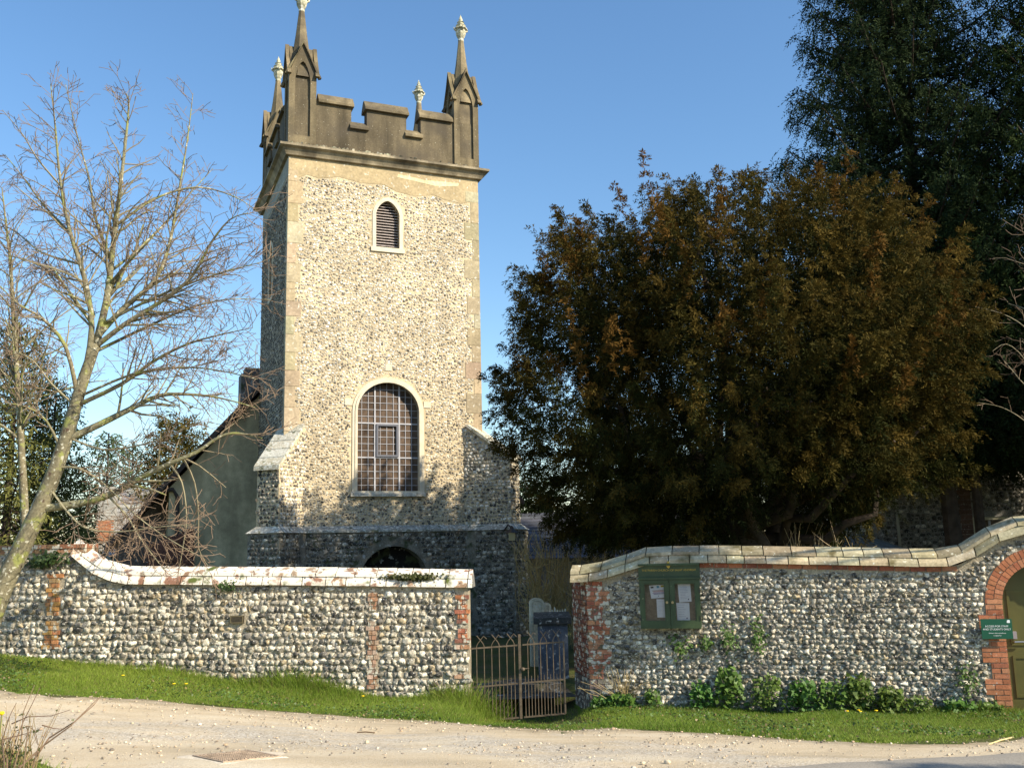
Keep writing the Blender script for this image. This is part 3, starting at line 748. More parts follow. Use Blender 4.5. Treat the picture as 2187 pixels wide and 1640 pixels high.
# low side range with a cat-slide roof, left of the nave
sr = thing('side_aisle', 'low dark tiled lean to with brick end wall beside the church nave', 'church aisle', nv.p(uL-2, .3, -2))
fA = Fr(nv.p(0, 0, -1.2)[:2], T.U)
q0 = fA.px(362, 1040); q1 = fA.px(222, 1178)
m = MB((.09, .06, .05)); pr = [(q1[0], q1[1]), (q0[0]+.3, q0[1]+.3), (q0[0]+.3, q0[1]+.5), (q1[0], q1[1]+.2)]
vs = [fA.p(u, z, .3) for u, z in pr]+[fA.p(u, z, -11) for u, z in pr]
m.add(vs, [(0, 1, 2, 3), (7, 6, 5, 4), (0, 4, 5, 1), (1, 5, 6, 2), (2, 6, 7, 3), (3, 7, 4, 0)]); m.build('roof', SLATE, sr)
m = MB((.11, .085, .07)); m.plate(fA, [(q1[0]+.35, .3), (q0[0]+.3, .3), (q0[0]+.3, q0[1]+.28), (q1[0]+.35, q1[1]+.32)], [], .0, 11); m.build('wall', BRICK, sr)
b0 = nv.px(392, 1210, .25); b1 = nv.px(416, 1125, .25)
m = MB((.16, .07, .045))
zz = .3
while zz < b1[1]:
    uu = b0[0]-1.2+.11*(int(zz/.075) % 2)
    while uu < b1[0]:
        top = lerp(b1[1]-.6, b1[1], (uu-(b0[0]-1.2))/(b1[0]-b0[0]+1.2))
        if zz < top: m.box(nv, uu, min(uu+.215, b1[0]), zz, zz+.065, .02, .25+random.uniform(0, .008), jit((.15, .065, .045), .25))
        uu += .225
    zz += .075
m.build('brick_buttress', BRICK, nave)

# ================================================================== BOUNDARY WALLS
def poly_z(pts):
    us = [p[0] for p in pts]; zs = [p[1] for p in pts]
    return lambda u: np.interp(u, us, zs)
BR_RED = [(.36, .12, .065), (.40, .15, .08), (.30, .10, .06), (.42, .19, .10), (.26, .10, .07)]
def brick(mb, fr, u0, u1, z0, z1, n0, n1, pal, a=.12):
    d = random.uniform(-.003, .004)
    mb.box(fr, u0, u1, z0, z1, n0, n1+d, jit(random.choice(pal), a))
def coping(fr, path, u0, u1, th, over, step, mb, cols, rise, rowh, bed=None):
    bed = bed or mb
    """two courses of sloping tiles on the front and one on the back, following path(u)"""
    u = u0
    rows = [(over, over*.25-.02, 0, rowh, 0), (over*.45, -th/2, rowh*.85, rise, .5)]
    for (na, nb, za, zb, ph) in rows:
        u = u0-ph*step
        while u < u1:
            w = step*random.uniform(.75, 1.2); a, b = max(u, u0)+.008, min(u+w, u1)-.008
            if b > a+.03:
                ka, kb = path(a), path(b); t = .045; d = random.uniform(-.008, .008); e1 = random.uniform(-.006, .006)
                c = jit(random.choice(cols), .12)
                mb.hexa([fr.p(a, ka+za, na+d), fr.p(b, kb+za+e1, na+d), fr.p(b, kb+zb-t+e1, nb), fr.p(a, ka+zb-t, nb),
                         fr.p(a, ka+za+t*1.1, na+d-.012), fr.p(b, kb+za+t*1.1+e1, na+d-.012), fr.p(b, kb+zb+e1, nb), fr.p(a, ka+zb, nb)], c)
            u += w
    u = u0
    while u < u1:                         # back slope and bedding
        a, b = u, min(u+step, u1); ka, kb = path(a), path(b)
        bed.hexa([fr.p(a, ka-.0, over*.5), fr.p(b, kb-.0, over*.5), fr.p(b, kb-.0, -th-over), fr.p(a, ka-.0, -th-over),
                 fr.p(a, ka+rise*.8, -th/2+.03), fr.p(b, kb+rise*.8, -th/2+.03), fr.p(b, kb+rise*.8, -th/2-.03), fr.p(a, ka+rise*.8, -th/2-.03)], jit(cols[0], .1))
        u += step
# --- western wall
LW = Fr(LEFT1, (LEFT0[0]-LEFT1[0], LEFT0[1]-LEFT1[1])); LL = math.dist(LEFT0, LEFT1); TH = .38
lu = lambda px, py: LW.px(px, py)
lp = [lu(-420, 1182), lu(150, 1180), lu(186, 1214), lu(224, 1236), lu(265, 1246), lu(310, 1247), lu(650, 1249), lu(1003, 1254)]
lp[0] = (0, lp[1][1]+.0); lp[-1] = (LL, lp[-1][1])
ltop = poly_z(lp)
west = thing('churchyard_wall', 'coursed flint wall with white lichened tile coping left of the iron gate', 'wall', LW.p(LL/2, .6))
us = sorted(set([p[0] for p in lp]+list(np.linspace(0, LL, 25))))
gl = lambda u: float(gz(*LW.p(u, 0)[:2]))-.15
m = MB(); m.plate(LW, [(u, gl(u)) for u in us]+[(u, float(ltop(u))) for u in reversed(us)], [], 0, TH)
m.plate(LW.sub(0, -TH), [(u, gl(u)-.5) for u in us]+[(u, float(ltop(u))) for u in reversed(us)], [], 0, .01)
m.build('wall_core', MORTAR_W, west)
m = MB(); mbed = MB(); uW1 = lp[1][0]
coping(LW, ltop, uW1+.05, LL+.08, TH, .09, .34, m, [(.28, .17, .11), (.34, .23, .16), (.42, .33, .25), (.25, .14, .09)], .29, .17, mbed)
m.build('tile_coping', TILE_W, west); mbed.build('coping_bed', MORTAR_D, west)
m = MB()                                             # brick-on-edge top of the high stretch
u = 0
while u < uW1+.1:
    for k in range(2):
        brick(m, LW, u+.004, u+.215, float(ltop(uW1-.1))+k*.075, float(ltop(uW1-.1))+k*.075+.068, -TH-.03, .03+.02*k, [(.30, .13, .07), (.36, .20, .11), (.26, .15, .08)])
    u += .225
m.build('brick_coping', BRICK_OLD, west)
LBR = []
m = MB()
def bstrip(px, y0, y1, wpx, pal, mb, fr, gap=.0):
    u, z1 = fr.px(px, y0); z0 = fr.px(px, y1)[1]; z = z0; k = 0
    hw = wpx/2/127
    while z < z1:
        a = hw*(1.25 if k % 3 == 0 else .85)+random.uniform(-.02, .02)
        if random.random() > gap:
            sp = u+random.uniform(-.05, .05)
            brick(mb, fr, u-a, sp-.006, z, z+.065, -.05, .028, pal, .2); brick(mb, fr, sp+.006, u+a, z, z+.065, -.05, .028, pal, .2)
            LBR.append((u-a, u+a, z-.01, z+.075))
        z += .077; k += 1
OLDB = [(.32, .17, .10), (.38, .24, .16), (.32, .19, .12), (.44, .32, .23)]
bstrip(796, 1268, 1470, 19, OLDB, m, LW, .18)
bstrip(987, 1275, 1372, 24, [(.40, .15, .07), (.32, .12, .07), (.22, .10, .07)], m, LW, .15)
bstrip(987, 1378, 1480, 24, OLDB, m, LW, .6)
bstrip(118, 1225, 1385, 30, [(.40, .22, .07), (.36, .16, .07), (.30, .20, .10)], m, LW, .12)
m.build('brick_lacing', BRICK_OLD, west)
pq = lu(508, 1322)
def okL(u, z, a, b):
    if z+b > ltop(u)-.01 or z-b < gz(*LW.p(u, 0)[:2])-.12: return False
    for x0, x1, y0, y1 in LBR:
        if y0 < z < y1 and x0-a*.6 < u < x1+a*.6: return False
    if abs(u-pq[0]) < .17 and abs(z-pq[1]) < .11: return False
    return u+a < LL
V = flints(LW, 1.5, LL, .3, 3.1, .106, 1.0, PAL_WALL, okL, seed=51, proud=.36, slope=-.010, jit=.16, fill=.94, rough_=.33)
V2 = flints(LW, 1.5, LL, .35, 3.1, .125, 1.6, PAL_WALL, lambda u, z, a, b: okL(u, z, a*.6, b*.6) and random.random() < .5, n=-.02, seed=52, proud=.30)
V3 = flints(LW, 1.5, LL, .3, 3.1, .055, 1.2, PAL_WALL, lambda u, z, a, b: okL(u, z, a, b) and random.random() < .6, n=-.012, seed=53, proud=.5, jit=1.2, rough_=.35)
np_mesh('flint_facing', *join([V, V2, V3]), FLINT, west)
# bronze plaque
pqp = LW.p(pq[0], pq[1], .06)
pt = thing('wall_plaque', 'small dark metal plaque fixed to the flint wall left of the gate', 'plaque', pqp)
m = MB(); m.box(LW, pq[0]-.11, pq[0]+.11, pq[1]-.062, pq[1]+.062, -.02, .065); m.build('plate', BRONZE, pt)
m = MB(); a, b, c_, d_ = pq[0]-.105, pq[0]+.105, pq[1]-.057, pq[1]+.057
m.plate(LW, [(a, c_), (b, c_), (b, d_), (a, d_)], [[(a+.012, c_+.012), (b-.012, c_+.012), (b-.012, d_-.012), (a+.012, d_-.012)]], .070, .006); m.build('border', M('dull_brass', (.16, .13, .07), rough=.5), pt)

# --- eastern wall
RW = Fr(RIGHT0, (RIGHT1[0]-RIGHT0[0], RIGHT1[1]-RIGHT0[1])); RL = 9.2
ru = lambda px, py: RW.px(px, py)
rp = [ru(1212, 1243), ru(1262, 1240), ru(1300, 1232), ru(1335, 1221), ru(1362, 1207), ru(1400, 1203), ru(1500, 1201), ru(1700, 1204), ru(1900, 1208), ru(2010, 1210), ru(2046, 1206), ru(2075, 1192), ru(2105, 1171), ru(2135, 1153), ru(2165, 1143), ru(2200, 1136), ru(2300, 1136), (RL, 0)]
rp[-1] = (RL, rp[-2][1]); rp[0] = (-.02, rp[0][1])
rtop = poly_z(rp)
east = thing('churchyard_wall', 'random flint wall with tan tile coping and arched doorway right of the iron gate', 'wall', RW.p(RL/2, .4))
# doorway
dj = ru(2152, 1400); dz = ru(2152, 1288)[1]; da = ru(2187, 1216)[1]; D0 = dj[0]; D1 = D0+1.25
DW = arch(D0, D1, .1, dz, da+.10, 20)
us = sorted(set([p[0] for p in rp if p[0] >= 0]+[0.0]+list(np.linspace(0, RL, 25))))
m = MB(); m.plate(RW, [(0, .1), (D0-.02, .1)]+[(u, z) for u, z in reversed(DW[2:])]+[(D1+.02, .1), (RL, .1)]+[(u, float(rtop(u))) for u in reversed(us)], [], 0, TH)
m.plate(RW.sub(0, -TH), [(0, .1), (D0-.02, .1)]+[(u, z) for u, z in reversed(DW[2:])]+[(D1+.02, .1), (RL, .1)]+[(u, float(rtop(u))) for u in reversed(us)], [], 0, .01)
m.build('wall_core', MORTAR_W, east)
m = MB(); coping(RW, rtop, -.26, RL, TH, .12, .36, m, [(.42, .35, .22), (.47, .40, .26), (.38, .32, .20), (.33, .27, .17)], .27, .15); m.build('tile_coping', TILE_T, east)
# brick course below the coping
m = MB(); u = .25; 
while u < ru(2045, 1210)[0]:
    z = float(rtop(u+.1)); z2 = float(rtop(u+.2))
    if abs(z-z2) < .02: brick(m, RW, u+.005, u+.215, z-.075, z-.008, -.05, .02, BR_RED)
    u += .225
m.build('brick_course', BRICK, east)
RBR = []
m = MB(); z = .12; k = 0; zt_ = float(rtop(.15))-.02          # gate pier of brick
while z < zt_:
    L_ = (.36 if (k // 3) % 2 == 0 else .24)+random.uniform(-.02, .02)
    pal = [(.22, .19, .16), (.26, .22, .18), (.20, .15, .12)] if z < .75 else BR_RED
    s = L_*(.66 if k % 2 else .34)
    brick(m, RW, 0, s-.006, z, z+.066, -.1, .024, pal, .18); brick(m, RW, s+.006, L_, z, z+.066, -.1, .024, pal, .18)
    RBR.append((0, L_, z-.01, z+.076))
    # splayed reveal of the gateway, bricks coloured darker for its shade
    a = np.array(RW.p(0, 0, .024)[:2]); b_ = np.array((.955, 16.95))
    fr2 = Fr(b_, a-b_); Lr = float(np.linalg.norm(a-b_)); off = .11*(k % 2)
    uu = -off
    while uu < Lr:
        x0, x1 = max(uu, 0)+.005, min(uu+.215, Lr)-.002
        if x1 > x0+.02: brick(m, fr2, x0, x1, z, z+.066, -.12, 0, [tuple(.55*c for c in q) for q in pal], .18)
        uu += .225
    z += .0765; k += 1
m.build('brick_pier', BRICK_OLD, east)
m = MB(); a = np.array(RW.p(0.02, 0, -.02)[:2]); b_ = np.array((.975, 16.93)); pr = [tuple(a), tuple(b_), (1.5, 17.0), (1.5, 15.95)]
m.hexa([(x, y, .1) for x, y in pr]+[(x, y, zt_) for x, y in pr]); 
0 and m.hexa([(x+dx, y, zt_-.0) for (x, y), dx in zip(pr, (-.1, -.1, 0, 0))]+[(x+dx, y, zt_+.16) for (x, y), dx in zip(pr, (-.06, -.06, 0, 0))])
m.build('pier_core', MORTAR_D, east)
# door jamb and arch of red brick
m = MB(); z = .16; k = 0; BJ = [(.42, .155, .075), (.46, .18, .09), (.38, .135, .07), (.48, .21, .11)]
while z < dz:
    L_ = (.345 if (k // 3) % 2 == 0 else .235)
    s = .215 if k % 2 else .105
    brick(m, RW, D0-L_, D0-s-.006, z, z+.064, -.08, .018, BJ); brick(m, RW, D0-s+.004, D0, z, z+.064, -.30, .018, BJ)
    RBR.append((D0-L_, D0, z-.01, z+.076)); z += .0765; k += 1
ARO = []
for ring, (r0, r1) in enumerate(((0.0, .112), (.122, .234))):
    i_, o_ = inset(DW[2:], 0), None
    pts = DW[2:][::-1]
    def offs(d):
        c = ((D0+D1)/2, dz); out = []
        for u, zq in pts:
            a_ = (D1-D0)/2; b2 = da+.10-dz; x, y = (u-c[0])/a_, (zq-c[1])/b2
            nx, ny = x/a_, y/b2; l = math.hypot(nx, ny)+1e-9; out.append((u+nx/l*d, zq+ny/l*d))
        return out
    A = np.array(offs(r0)); B = np.array(offs(r1)); seg = np.concatenate([[0], np.cumsum(np.linalg.norm(np.diff(B, axis=0), axis=1))]); t = 0
    while t < seg[-1]-.05:
        e0, e1 = t+.005, t+.069
        pa = [np.array([np.interp(x, seg, Q[:, 0]), np.interp(x, seg, Q[:, 1])]) for Q in (A, B) for x in (e0, e1)]
        c = jit(random.choice(BJ), .12); d = .018+random.uniform(-.003, .003)
        P4 = [pa[0], pa[1], pa[3], pa[2]]
        m.hexa([RW.p(p[0], p[1], d) for p in P4]+[RW.p(p[0], p[1], -.25) for p in P4], c)
        t += .0745
ARX = offs(.26)
m.build('doorway_arch', BRICK, east)
m = MB(); m.plate(RW, DW, [], -.22, .06); dd = m.build('door', DOORP, east)
m = MB()
for (a, b, c_, d_) in ((.12, .55, .35, .95), (.70, 1.13, .35, .95), (.12, .55, 1.1, 1.9), (.70, 1.13, 1.1, 1.9)):
    m.plate(RW, [(D0+a, .2+c_), (D0+b, .2+c_), (D0+b, .2+d_), (D0+a, .2+d_)], [[(D0+a+.04, .24+c_), (D0+b-.04, .24+c_), (D0+b-.04, .16+d_), (D0+a+.04, .16+d_)]], -.205, .014)
m.build('door_moulding', DOORP, dd)
h = RW.px(2165, 1356, -.2); h2 = RW.px(2170, 1370, -.2)
m = MB(); m.box(RW, h[0]-.035, h[0]+.035, h[1]-.05, h[1]+.055, -.22, -.16); m.build('lock', M('lock_grey', (.30, .28, .30), rough=.5), dd)
m = MB(); m.tube([RW.p(h2[0]-.03, h2[1], -.16), RW.p(h2[0]+.14, h2[1]+.002, -.16)], .012, 8); m.tube([RW.p(h2[0]-.02, h2[1], -.16), RW.p(h2[0]-.02, h2[1], -.22)], .014, 8); m.build('handle', STEEL, dd)
nb0 = ru(1371, 1340); nb1 = ru(1492, 1202)
def okR(u, z, a, b):
    if z+b > rtop(u)-.085 or z-b < .15 or u-a < .0: return False
    if u > D0-.1 and inpoly(u, z, [(D0, 0), (D1, 0)]+ARX[::-1]): return False
    if D0-.02 < u < D1+.02 and z < dz: return False
    for x0, x1, y0, y1 in RBR:
        if y0 < z < y1 and x0-a*.6 < u < x1+a*.6: return False
    return inpoly(u, z, ARX+[(D1+.3, .0), (D0-.02, .0)]) is False
V = flints(RW, 0, RL, .12, 3.3, .076, 1.15, PAL_RIGHT, okR, seed=61, proud=.45, jit=.25, fill=.96, rough_=.33)
V2 = flints(RW, 0, RL, .15, 3.3, .10, 1.5, PAL_RIGHT, lambda u, z, a, b: okR(u, z, a*.6, b*.6) and random.random() < .5, n=-.02, seed=62, proud=.30)
V3 = flints(RW, 0, RL, .12, 3.3, .045, 1.2, PAL_RIGHT, lambda u, z, a, b: okR(u, z, a, b) and random.random() < .8, n=-.004, seed=63, proud=.5, jit=1.2, rough_=.35)
np_mesh('flint_facing', *join([V, V2, V3]), FLINT, east)

# ================================================================== GATE
g0 = np.array((-.795, 16.16)); g1 = np.array((.895, 16.06)); GF = Fr(g0, g1-g0); GL = float(np.linalg.norm(g1-g0))
def gp(px, py): return GF.px(px, py)
zt0, zt1 = gp(1000, 1385)[1], gp(1205, 1370)[1]; zm0, zm1 = gp(1000, 1468)[1], gp(1205, 1450)[1]; zb0, zb1 = gp(1000, 1541)[1], gp(1210, 1523)[1]
uS = gp(1111, 1450)[0]; uE = gp(1206, 1450)[0]
top_z = lambda u: lerp(zt0, zt1, u/uE); mid_z = lambda u: lerp(zm0, zm1, u/uE); bot_z = lambda u: lerp(zb0, zb1, u/uE)
zst = gp(1111, 1354)[1]
def gate_leaf(a, b, label, meet):
    th = thing('gate_leaf', label, 'gate', GF.p(a, bot_z(a)), 'iron leaves of the churchyard gate')
    for nm, zf in (('top_rail', top_z), ('middle_rail', mid_z), ('bottom_rail', bot_z)):
        m = MB(); m.hexa([GF.p(a, zf(a)-.012, .008), GF.p(b, zf(b)-.012, .008), GF.p(b, zf(b)-.012, -.008), GF.p(a, zf(a)-.012, -.008), GF.p(a, zf(a)+.012, .008), GF.p(b, zf(b)+.012, .008), GF.p(b, zf(b)+.012, -.008), GF.p(a, zf(a)+.012, -.008)])
        m.build(nm, IRON, th)
    n = 6; sp = (b-a)/(n+.5)
    for k in range(n):
        u = a+sp*(k+.8)
        m = MB(); zt = top_z(u)
        # every bar bends over its neighbour so that the heads cross in pairs
        s_ = 1 if k % 2 == 0 else -1
        pts = [GF.p(u, bot_z(u)), GF.p(u, zt+.03), GF.p(u+s_*sp*.18, zt+.075), GF.p(u+s_*sp*.95, zt+.19)]
        if k % 2 == 0: pts.append(GF.p(u+s_*sp*1.35, zt+.145))
        m.tube(pts, .0072, 6); m.build('bar', IRON, th)
    for k in range(n+1):
        u = a+sp*(k+.3)
        if u > b-.02: continue
        m = MB(); m.tube([GF.p(u, bot_z(u)), GF.p(u, mid_z(u)+.10)], [.0072, .005], 6); m.build('spike_bar', IRON, th)
    if meet:
        m = MB(); m.box(GF, b-.018, b+.022, bot_z(b)-.02, zst, -.014, .018); m.build('meeting_stile', IRON, th)
        c = gp(1117, 1428); m = MB(); m.lathe(GF.p(c[0], c[1]-.03, .03), [(.005, 0), (.03, .01), (.035, .03), (.03, .05), (.005, .06)], 8); m.tube([GF.p(c[0]-.03, c[1], .02), GF.p(c[0]+.1, c[1]+.01, .02)], .009, 6); m.build('latch', IRON, th)
    else:
        m = MB(); m.box(GF, b-.012, b+.012, bot_z(b), top_z(b), -.012, .012); m.build('hanging_stile', IRON, th)
gate_leaf(.02, uS, 'rusty iron gate leaf with upright centre stile, hung on the white coped flint wall', True)
gate_leaf(uS+.05, uE, 'rusty iron gate leaf swinging beside the red brick pier', False)

# ================================================================== NOTICE BOARD
nbu0, nbz0 = nb0; nbu1 = nb1[0]; nbz1 = float(rtop((nbu0+nbu1)/2))+.02; zdiv = ru(1430, 1235)[1]
nbz1 = ru(1430, 1203)[1]
board = thing('notice_board', 'green wooden church notice board with gold crest and two glazed doors on the flint wall', 'notice board', RW.p((nbu0+nbu1)/2, nbz0))
uc = (nbu0+nbu1)/2
m = MB(); m.box(RW, nbu0, nbu1, nbz0, zdiv-.01, .03, .07); m.box(RW, nbu0, nbu0+.03, nbz0, zdiv-.01, .07, .15); m.box(RW, nbu1-.03, nbu1, nbz0, zdiv-.01, .07, .15); m.box(RW, nbu0+.03, nbu1-.03, nbz0, nbz0+.03, .07, .15)
m.build('case', GREENP, board)
m = MB(); m.box(RW, nbu0-.02, nbu1+.02, zdiv-.01, zdiv+.02, .03, .19); m.box(RW, nbu0-.01, nbu1+.01, zdiv+.02, nbz1, .03, .11)
m.box(RW, nbu0-.01, nbu1+.01, nbz1-.03, nbz1+.002, .02, .15); hd = m.build('header_panel', GREENP, board)
m = MB(); m.box(RW, nbu0+.035, nbu1-.035, nbz0+.035, zdiv-.02, .072, .078); m.build('pin_board', BOARD, board)
glass = bpy.data.materials.new('display_glass'); glass.use_nodes = True
gN = glass.node_tree; b_ = gN.nodes['Principled BSDF']; tr = gN.nodes.new('ShaderNodeBsdfTransparent'); gl_ = gN.nodes.new('ShaderNodeBsdfGlossy'); gl_.inputs['Roughness'].default_value = .03
mx = gN.nodes.new('ShaderNodeMixShader'); fz = gN.nodes.new('ShaderNodeFresnel'); fz.inputs[0].default_value = 1.5
gN.links.new(fz.outputs[0], mx.inputs[0]); gN.links.new(tr.outputs[0], mx.inputs[1]); gN.links.new(gl_.outputs[0], mx.inputs[2]); gN.links.new(mx.outputs[0], gN.nodes['Material Output'].inputs[0])
for a, b, hs in ((nbu0, uc-.003, 1), (uc+.003, nbu1, -1)):
    o = [(a, nbz0-.0), (b, nbz0-.0), (b, zdiv-.015), (a, zdiv-.015)]; i_ = [(a+.065, nbz0+.105), (b-.065, nbz0+.105), (b-.065, zdiv-.065), (a+.065, zdiv-.065)]
    m = MB(); m.plate(RW, o, [i_], .175, .025); m.plate(RW, o, [i_], .151, .001); m.plate(RW, i_, [[(u+(.018 if k in (0, 3) else -.018), z+(.018 if k < 2 else -.018)) for k, (u, z) in enumerate(i_)]], .168, .012)
    d = m.build('glazed_door', GREENP, board)
    m = MB(); m.plate(RW, i_, [], .160, .003); m.build('pane', glass, d)
    kx = b-.04 if hs > 0 else a+.04
    c = RW.p(kx, (nbz0+zdiv)/2, .19)
    m = MB(); m.tube([RW.p(kx, (nbz0+zdiv)/2+.02, .175), RW.p(kx, (nbz0+zdiv)/2+.02, .215)], [.012, .022], 8); m.build('knob', M('brass', (.35, .27, .14), rough=.4, metal=.6), d)
    for zz in (nbz0+.16, zdiv-.18):
        hx = a+.004 if hs > 0 else b-.016
        m = MB(); m.box(RW, hx, hx+.012, zz-.04, zz+.04, .176, .184); m.build('hinge', DARKIRON, d)
def shield(cu, cz, s, n):
    return [(cu-s*.75, cz+s*.8), (cu-s*.80, cz), (cu-s*.45, cz-s*.75), (cu, cz-s*1.1), (cu+s*.45, cz-s*.75), (cu+s*.80, cz), (cu+s*.75, cz+s*.8)]
cz = ru(1428, 1207)[1]
m = MB(); m.plate(RW, shield(uc, cz, .042, 0), [], .122, .012); m.lathe(RW.p(uc, cz+.036, .116), [(.02, 0), (.022, .012), (.012, .022), (.004, .035)], 8); m.build('crest', GOLD, hd)
def text(body, fr, u, z, n, size, mat, parent, name='lettering', tilt=0, align='CENTER', spacing=1.0):
    cu = bpy.data.curves.new(name, 'FONT'); cu.body = body; cu.size = size; cu.align_x = align; cu.align_y = 'CENTER'; cu.extrude = .001; cu.space_character = spacing
    cu.materials.append(mat); o = link(bpy.data.objects.new(name, cu))
    Ux, Nx = fr.U, fr.N; p = np.array(fr.p(u, z, n))-(wloc(parent) if parent else 0)
    c, s_ = math.cos(tilt), math.sin(tilt)
    X3 = np.array((Ux[0]*c, Ux[1]*c, s_)); Y3 = np.array((-Ux[0]*s_, -Ux[1]*s_, c))
    mw = Matrix(((X3[0], Y3[0], Nx[0], p[0]), (X3[1], Y3[1], Nx[1], p[1]), (X3[2], Y3[2], 0, p[2]), (0, 0, 0, 1)))
    bpy.context.view_layer.update()
    me = bpy.data.meshes.new_from_object(o.evaluated_get(bpy.context.evaluated_depsgraph_get()))
    bpy.data.objects.remove(o); bpy.data.curves.remove(cu)
    me.transform(mw); o = link(bpy.data.objects.new(name, me)); o.parent = parent
    return o
text('THE PARISH CHURCH OF SAINT ANDREW', RW, uc, ru(1428, 1217)[1], .113, .045, GOLD, hd)
# sheets pinned inside
def sheet(c4, label, kind, seed):
    """c4: corner pixels clockwise from top left, on the pin board"""
    P = [RW.px(x, y, .079) for x, y in c4]; u_ = [p[0] for p in P]; z_ = [p[1] for p in P]
    tl, t_r, br, bl_ = [np.array(p) for p in P]
    o = thing('notice', label, 'notice', RW.p(np.mean(u_), np.mean(z_), .08), 'sheets pinned inside the notice board')
    m = MB((.72, .73, .76)); m.plate(RW, [tuple(bl_), tuple(br), tuple(t_r), tuple(tl)], [], .083, .003); m.build('paper', PAPER, o)
    g = random.Random(seed); m = MB((.15, .15, .2))
    def q(a, b, c_, d_, col):
        f = lambda s, t: tuple((tl+(t_r-tl)*s)*(1-t)+(bl_+(br-bl_)*s)*t)
        pts = [f(a, d_), f(b, d_), f(b, c_), f(a, c_)]
        m.add([RW.p(u, z, .0845) for u, z in pts], [(0, 1, 2, 3)], col)
    if kind == 'poster':
        q(.08, .24, .10, .22, (.05, .05, .05)); q(.42, .56, .06, .24, (.15, .35, .45)); q(.66, .98, .06, .20, (.45, .38, .05))
        for k, (t, c) in enumerate(((.40, (.4, .25, .2)), (.48, (.5, .15, .12)), (.58, (.3, .15, .35)), (.66, (.12, .12, .25)))): q(.14+.05*(k % 2), .97, t, t+.045, c)
        q(.46, .50, .80, .88, (.1, .1, .12))
    else:
        n = {'list': 9, 'plain': 3, 'letter': 6}[kind]
        for k in range(n):
            t = .10+.78*k/n; a = .12; b = g.uniform(.55, .9); q(a, b, t, t+.022, (.42, .42, .50) if kind != 'plain' else (.6, .6, .63))
        if kind != 'plain': q(.72, .82, .82, .90, (.12, .12, .2))
    m.build('printing', PAPER, o)
sheet([(1386, 1250), (1424, 1247), (1424, 1275), (1391, 1278)], 'white poster with coloured heading, upper left behind the glass of the green notice board', 'poster', 1)
sheet([(1402, 1279), (1427, 1279), (1428, 1318), (1404, 1318)], 'plain pale sheet below the coloured poster in the green notice board', 'plain', 2)
sheet([(1447, 1246), (1474, 1246), (1477, 1284), (1451, 1286)], 'white printed sheet tilted near the top of the right glazed door', 'list', 3)
sheet([(1444, 1287), (1472, 1287), (1474, 1325), (1447, 1325)], 'white letter pinned low behind the right glazed door of the notice board', 'letter', 4)

# ================================================================== GREEN SIGN
s0 = RW.px(2098, 1364, .09); s1 = RW.px(2160, 1321, .09); su, sz = (s0[0]+s1[0])/2, (s0[1]+s1[1])/2; sw, sh = abs(s1[0]-s0[0])/2, abs(s1[1]-s0[1])/2
sg = thing('access_sign', 'green rectangular access sign with white lettering beside the brick arched doorway', 'sign', RW.p(su, sz, .09))
SF = RW.sub(0, 0)
m = MB(); m.box(RW, su-sw, su+sw, sz-sh, sz+sh, .085, .092); m.box(RW, su-.05, su+.05, sz-.05, sz+.05, .0, .085); m.build('panel', SIGNG, sg)
text('ACCESS FOR STAFF', RW, su, sz+sh*.26, .094, .037, WHITE, sg)
text('AND STUDENTS ONLY', RW, su, sz-sh*.04, .094, .037, WHITE, sg)
text('24-hour video surveillance', RW, su, sz-sh*.42, .094, .022, WHITE, sg)
text('in operation', RW, su, sz-sh*.66, .094, .022, WHITE, sg)
m = MB(); a, b = su+sw*.78, sz+sh*.75; m.plate(RW, [(a-.022, b-.02), (a+.02, b-.022), (a+.022, b+.016), (a, b+.024), (a-.018, b+.012)], [], .094, .002); m.build('emblem', WHITE, sg)

# ================================================================== FOLIAGE BUILDERS
def unit(a): return a/(np.linalg.norm(a, axis=-1, keepdims=True)+1e-9)
def sprays(P, D, L, nleaf, ll, lw, col, droop, g, spread=.8, wide=1.0):
    """feathery sprays: leaflets set along an axis; returns quad arrays"""
    N = len(P); k = np.arange(nleaf); t = ((k+.6)/nleaf)[None, :, None]
    L = np.broadcast_to(np.asarray(L, float), (N,))[:, None, None]
    R = unit(g.normal(size=(N, 3))); S = unit(np.cross(D, R)); S2 = np.cross(D, S)
    base = P[:, None]+D[:, None]*L*t; base[..., 2] -= (droop*L*t**2)[..., 0]
    sg = np.where(k % 2 == 0, 1., -1.)[None, :, None]
    ld = unit(D[:, None]*.75+S[:, None]*sg*spread+g.normal(0, .35, (N, nleaf, 3))); ld[..., 2] -= droop*.35; ld = unit(ld)
    wv = unit(np.cross(ld, S2[:, None]+g.normal(0, .7, (N, nleaf, 3))))
    sz = g.uniform(.7, 1.3, (N, nleaf, 1))*(1.1-.45*t)
    A = base; Cc = base+ld*ll*sz; mid = base+ld*ll*sz*.5; B = mid+wv*lw*sz*.5; Dd = mid-wv*lw*sz*.5
    V = np.stack([A, B, Cc, Dd], 2).reshape(-1, 3)
    Fq = np.arange(len(V)).reshape(-1, 4)
    C = np.repeat(col[:, None], nleaf, 1)*g.uniform(.75, 1.25, (N, nleaf, 1)); C = np.repeat(C.reshape(-1, 3), 4, 0)
    return V, Fq, C
def limb_path(p0, p1, sag, g, n=6, wig=.06):
    p0, p1 = np.array(p0, float), np.array(p1, float); L = np.linalg.norm(p1-p0)
    pts = [p0+(p1-p0)*t+np.array((0, 0, sag*L*4*t*(1-t)))+g.normal(0, wig*L/n, 3)*(0 < t < 1) for t in np.linspace(0, 1, n)]
    return pts

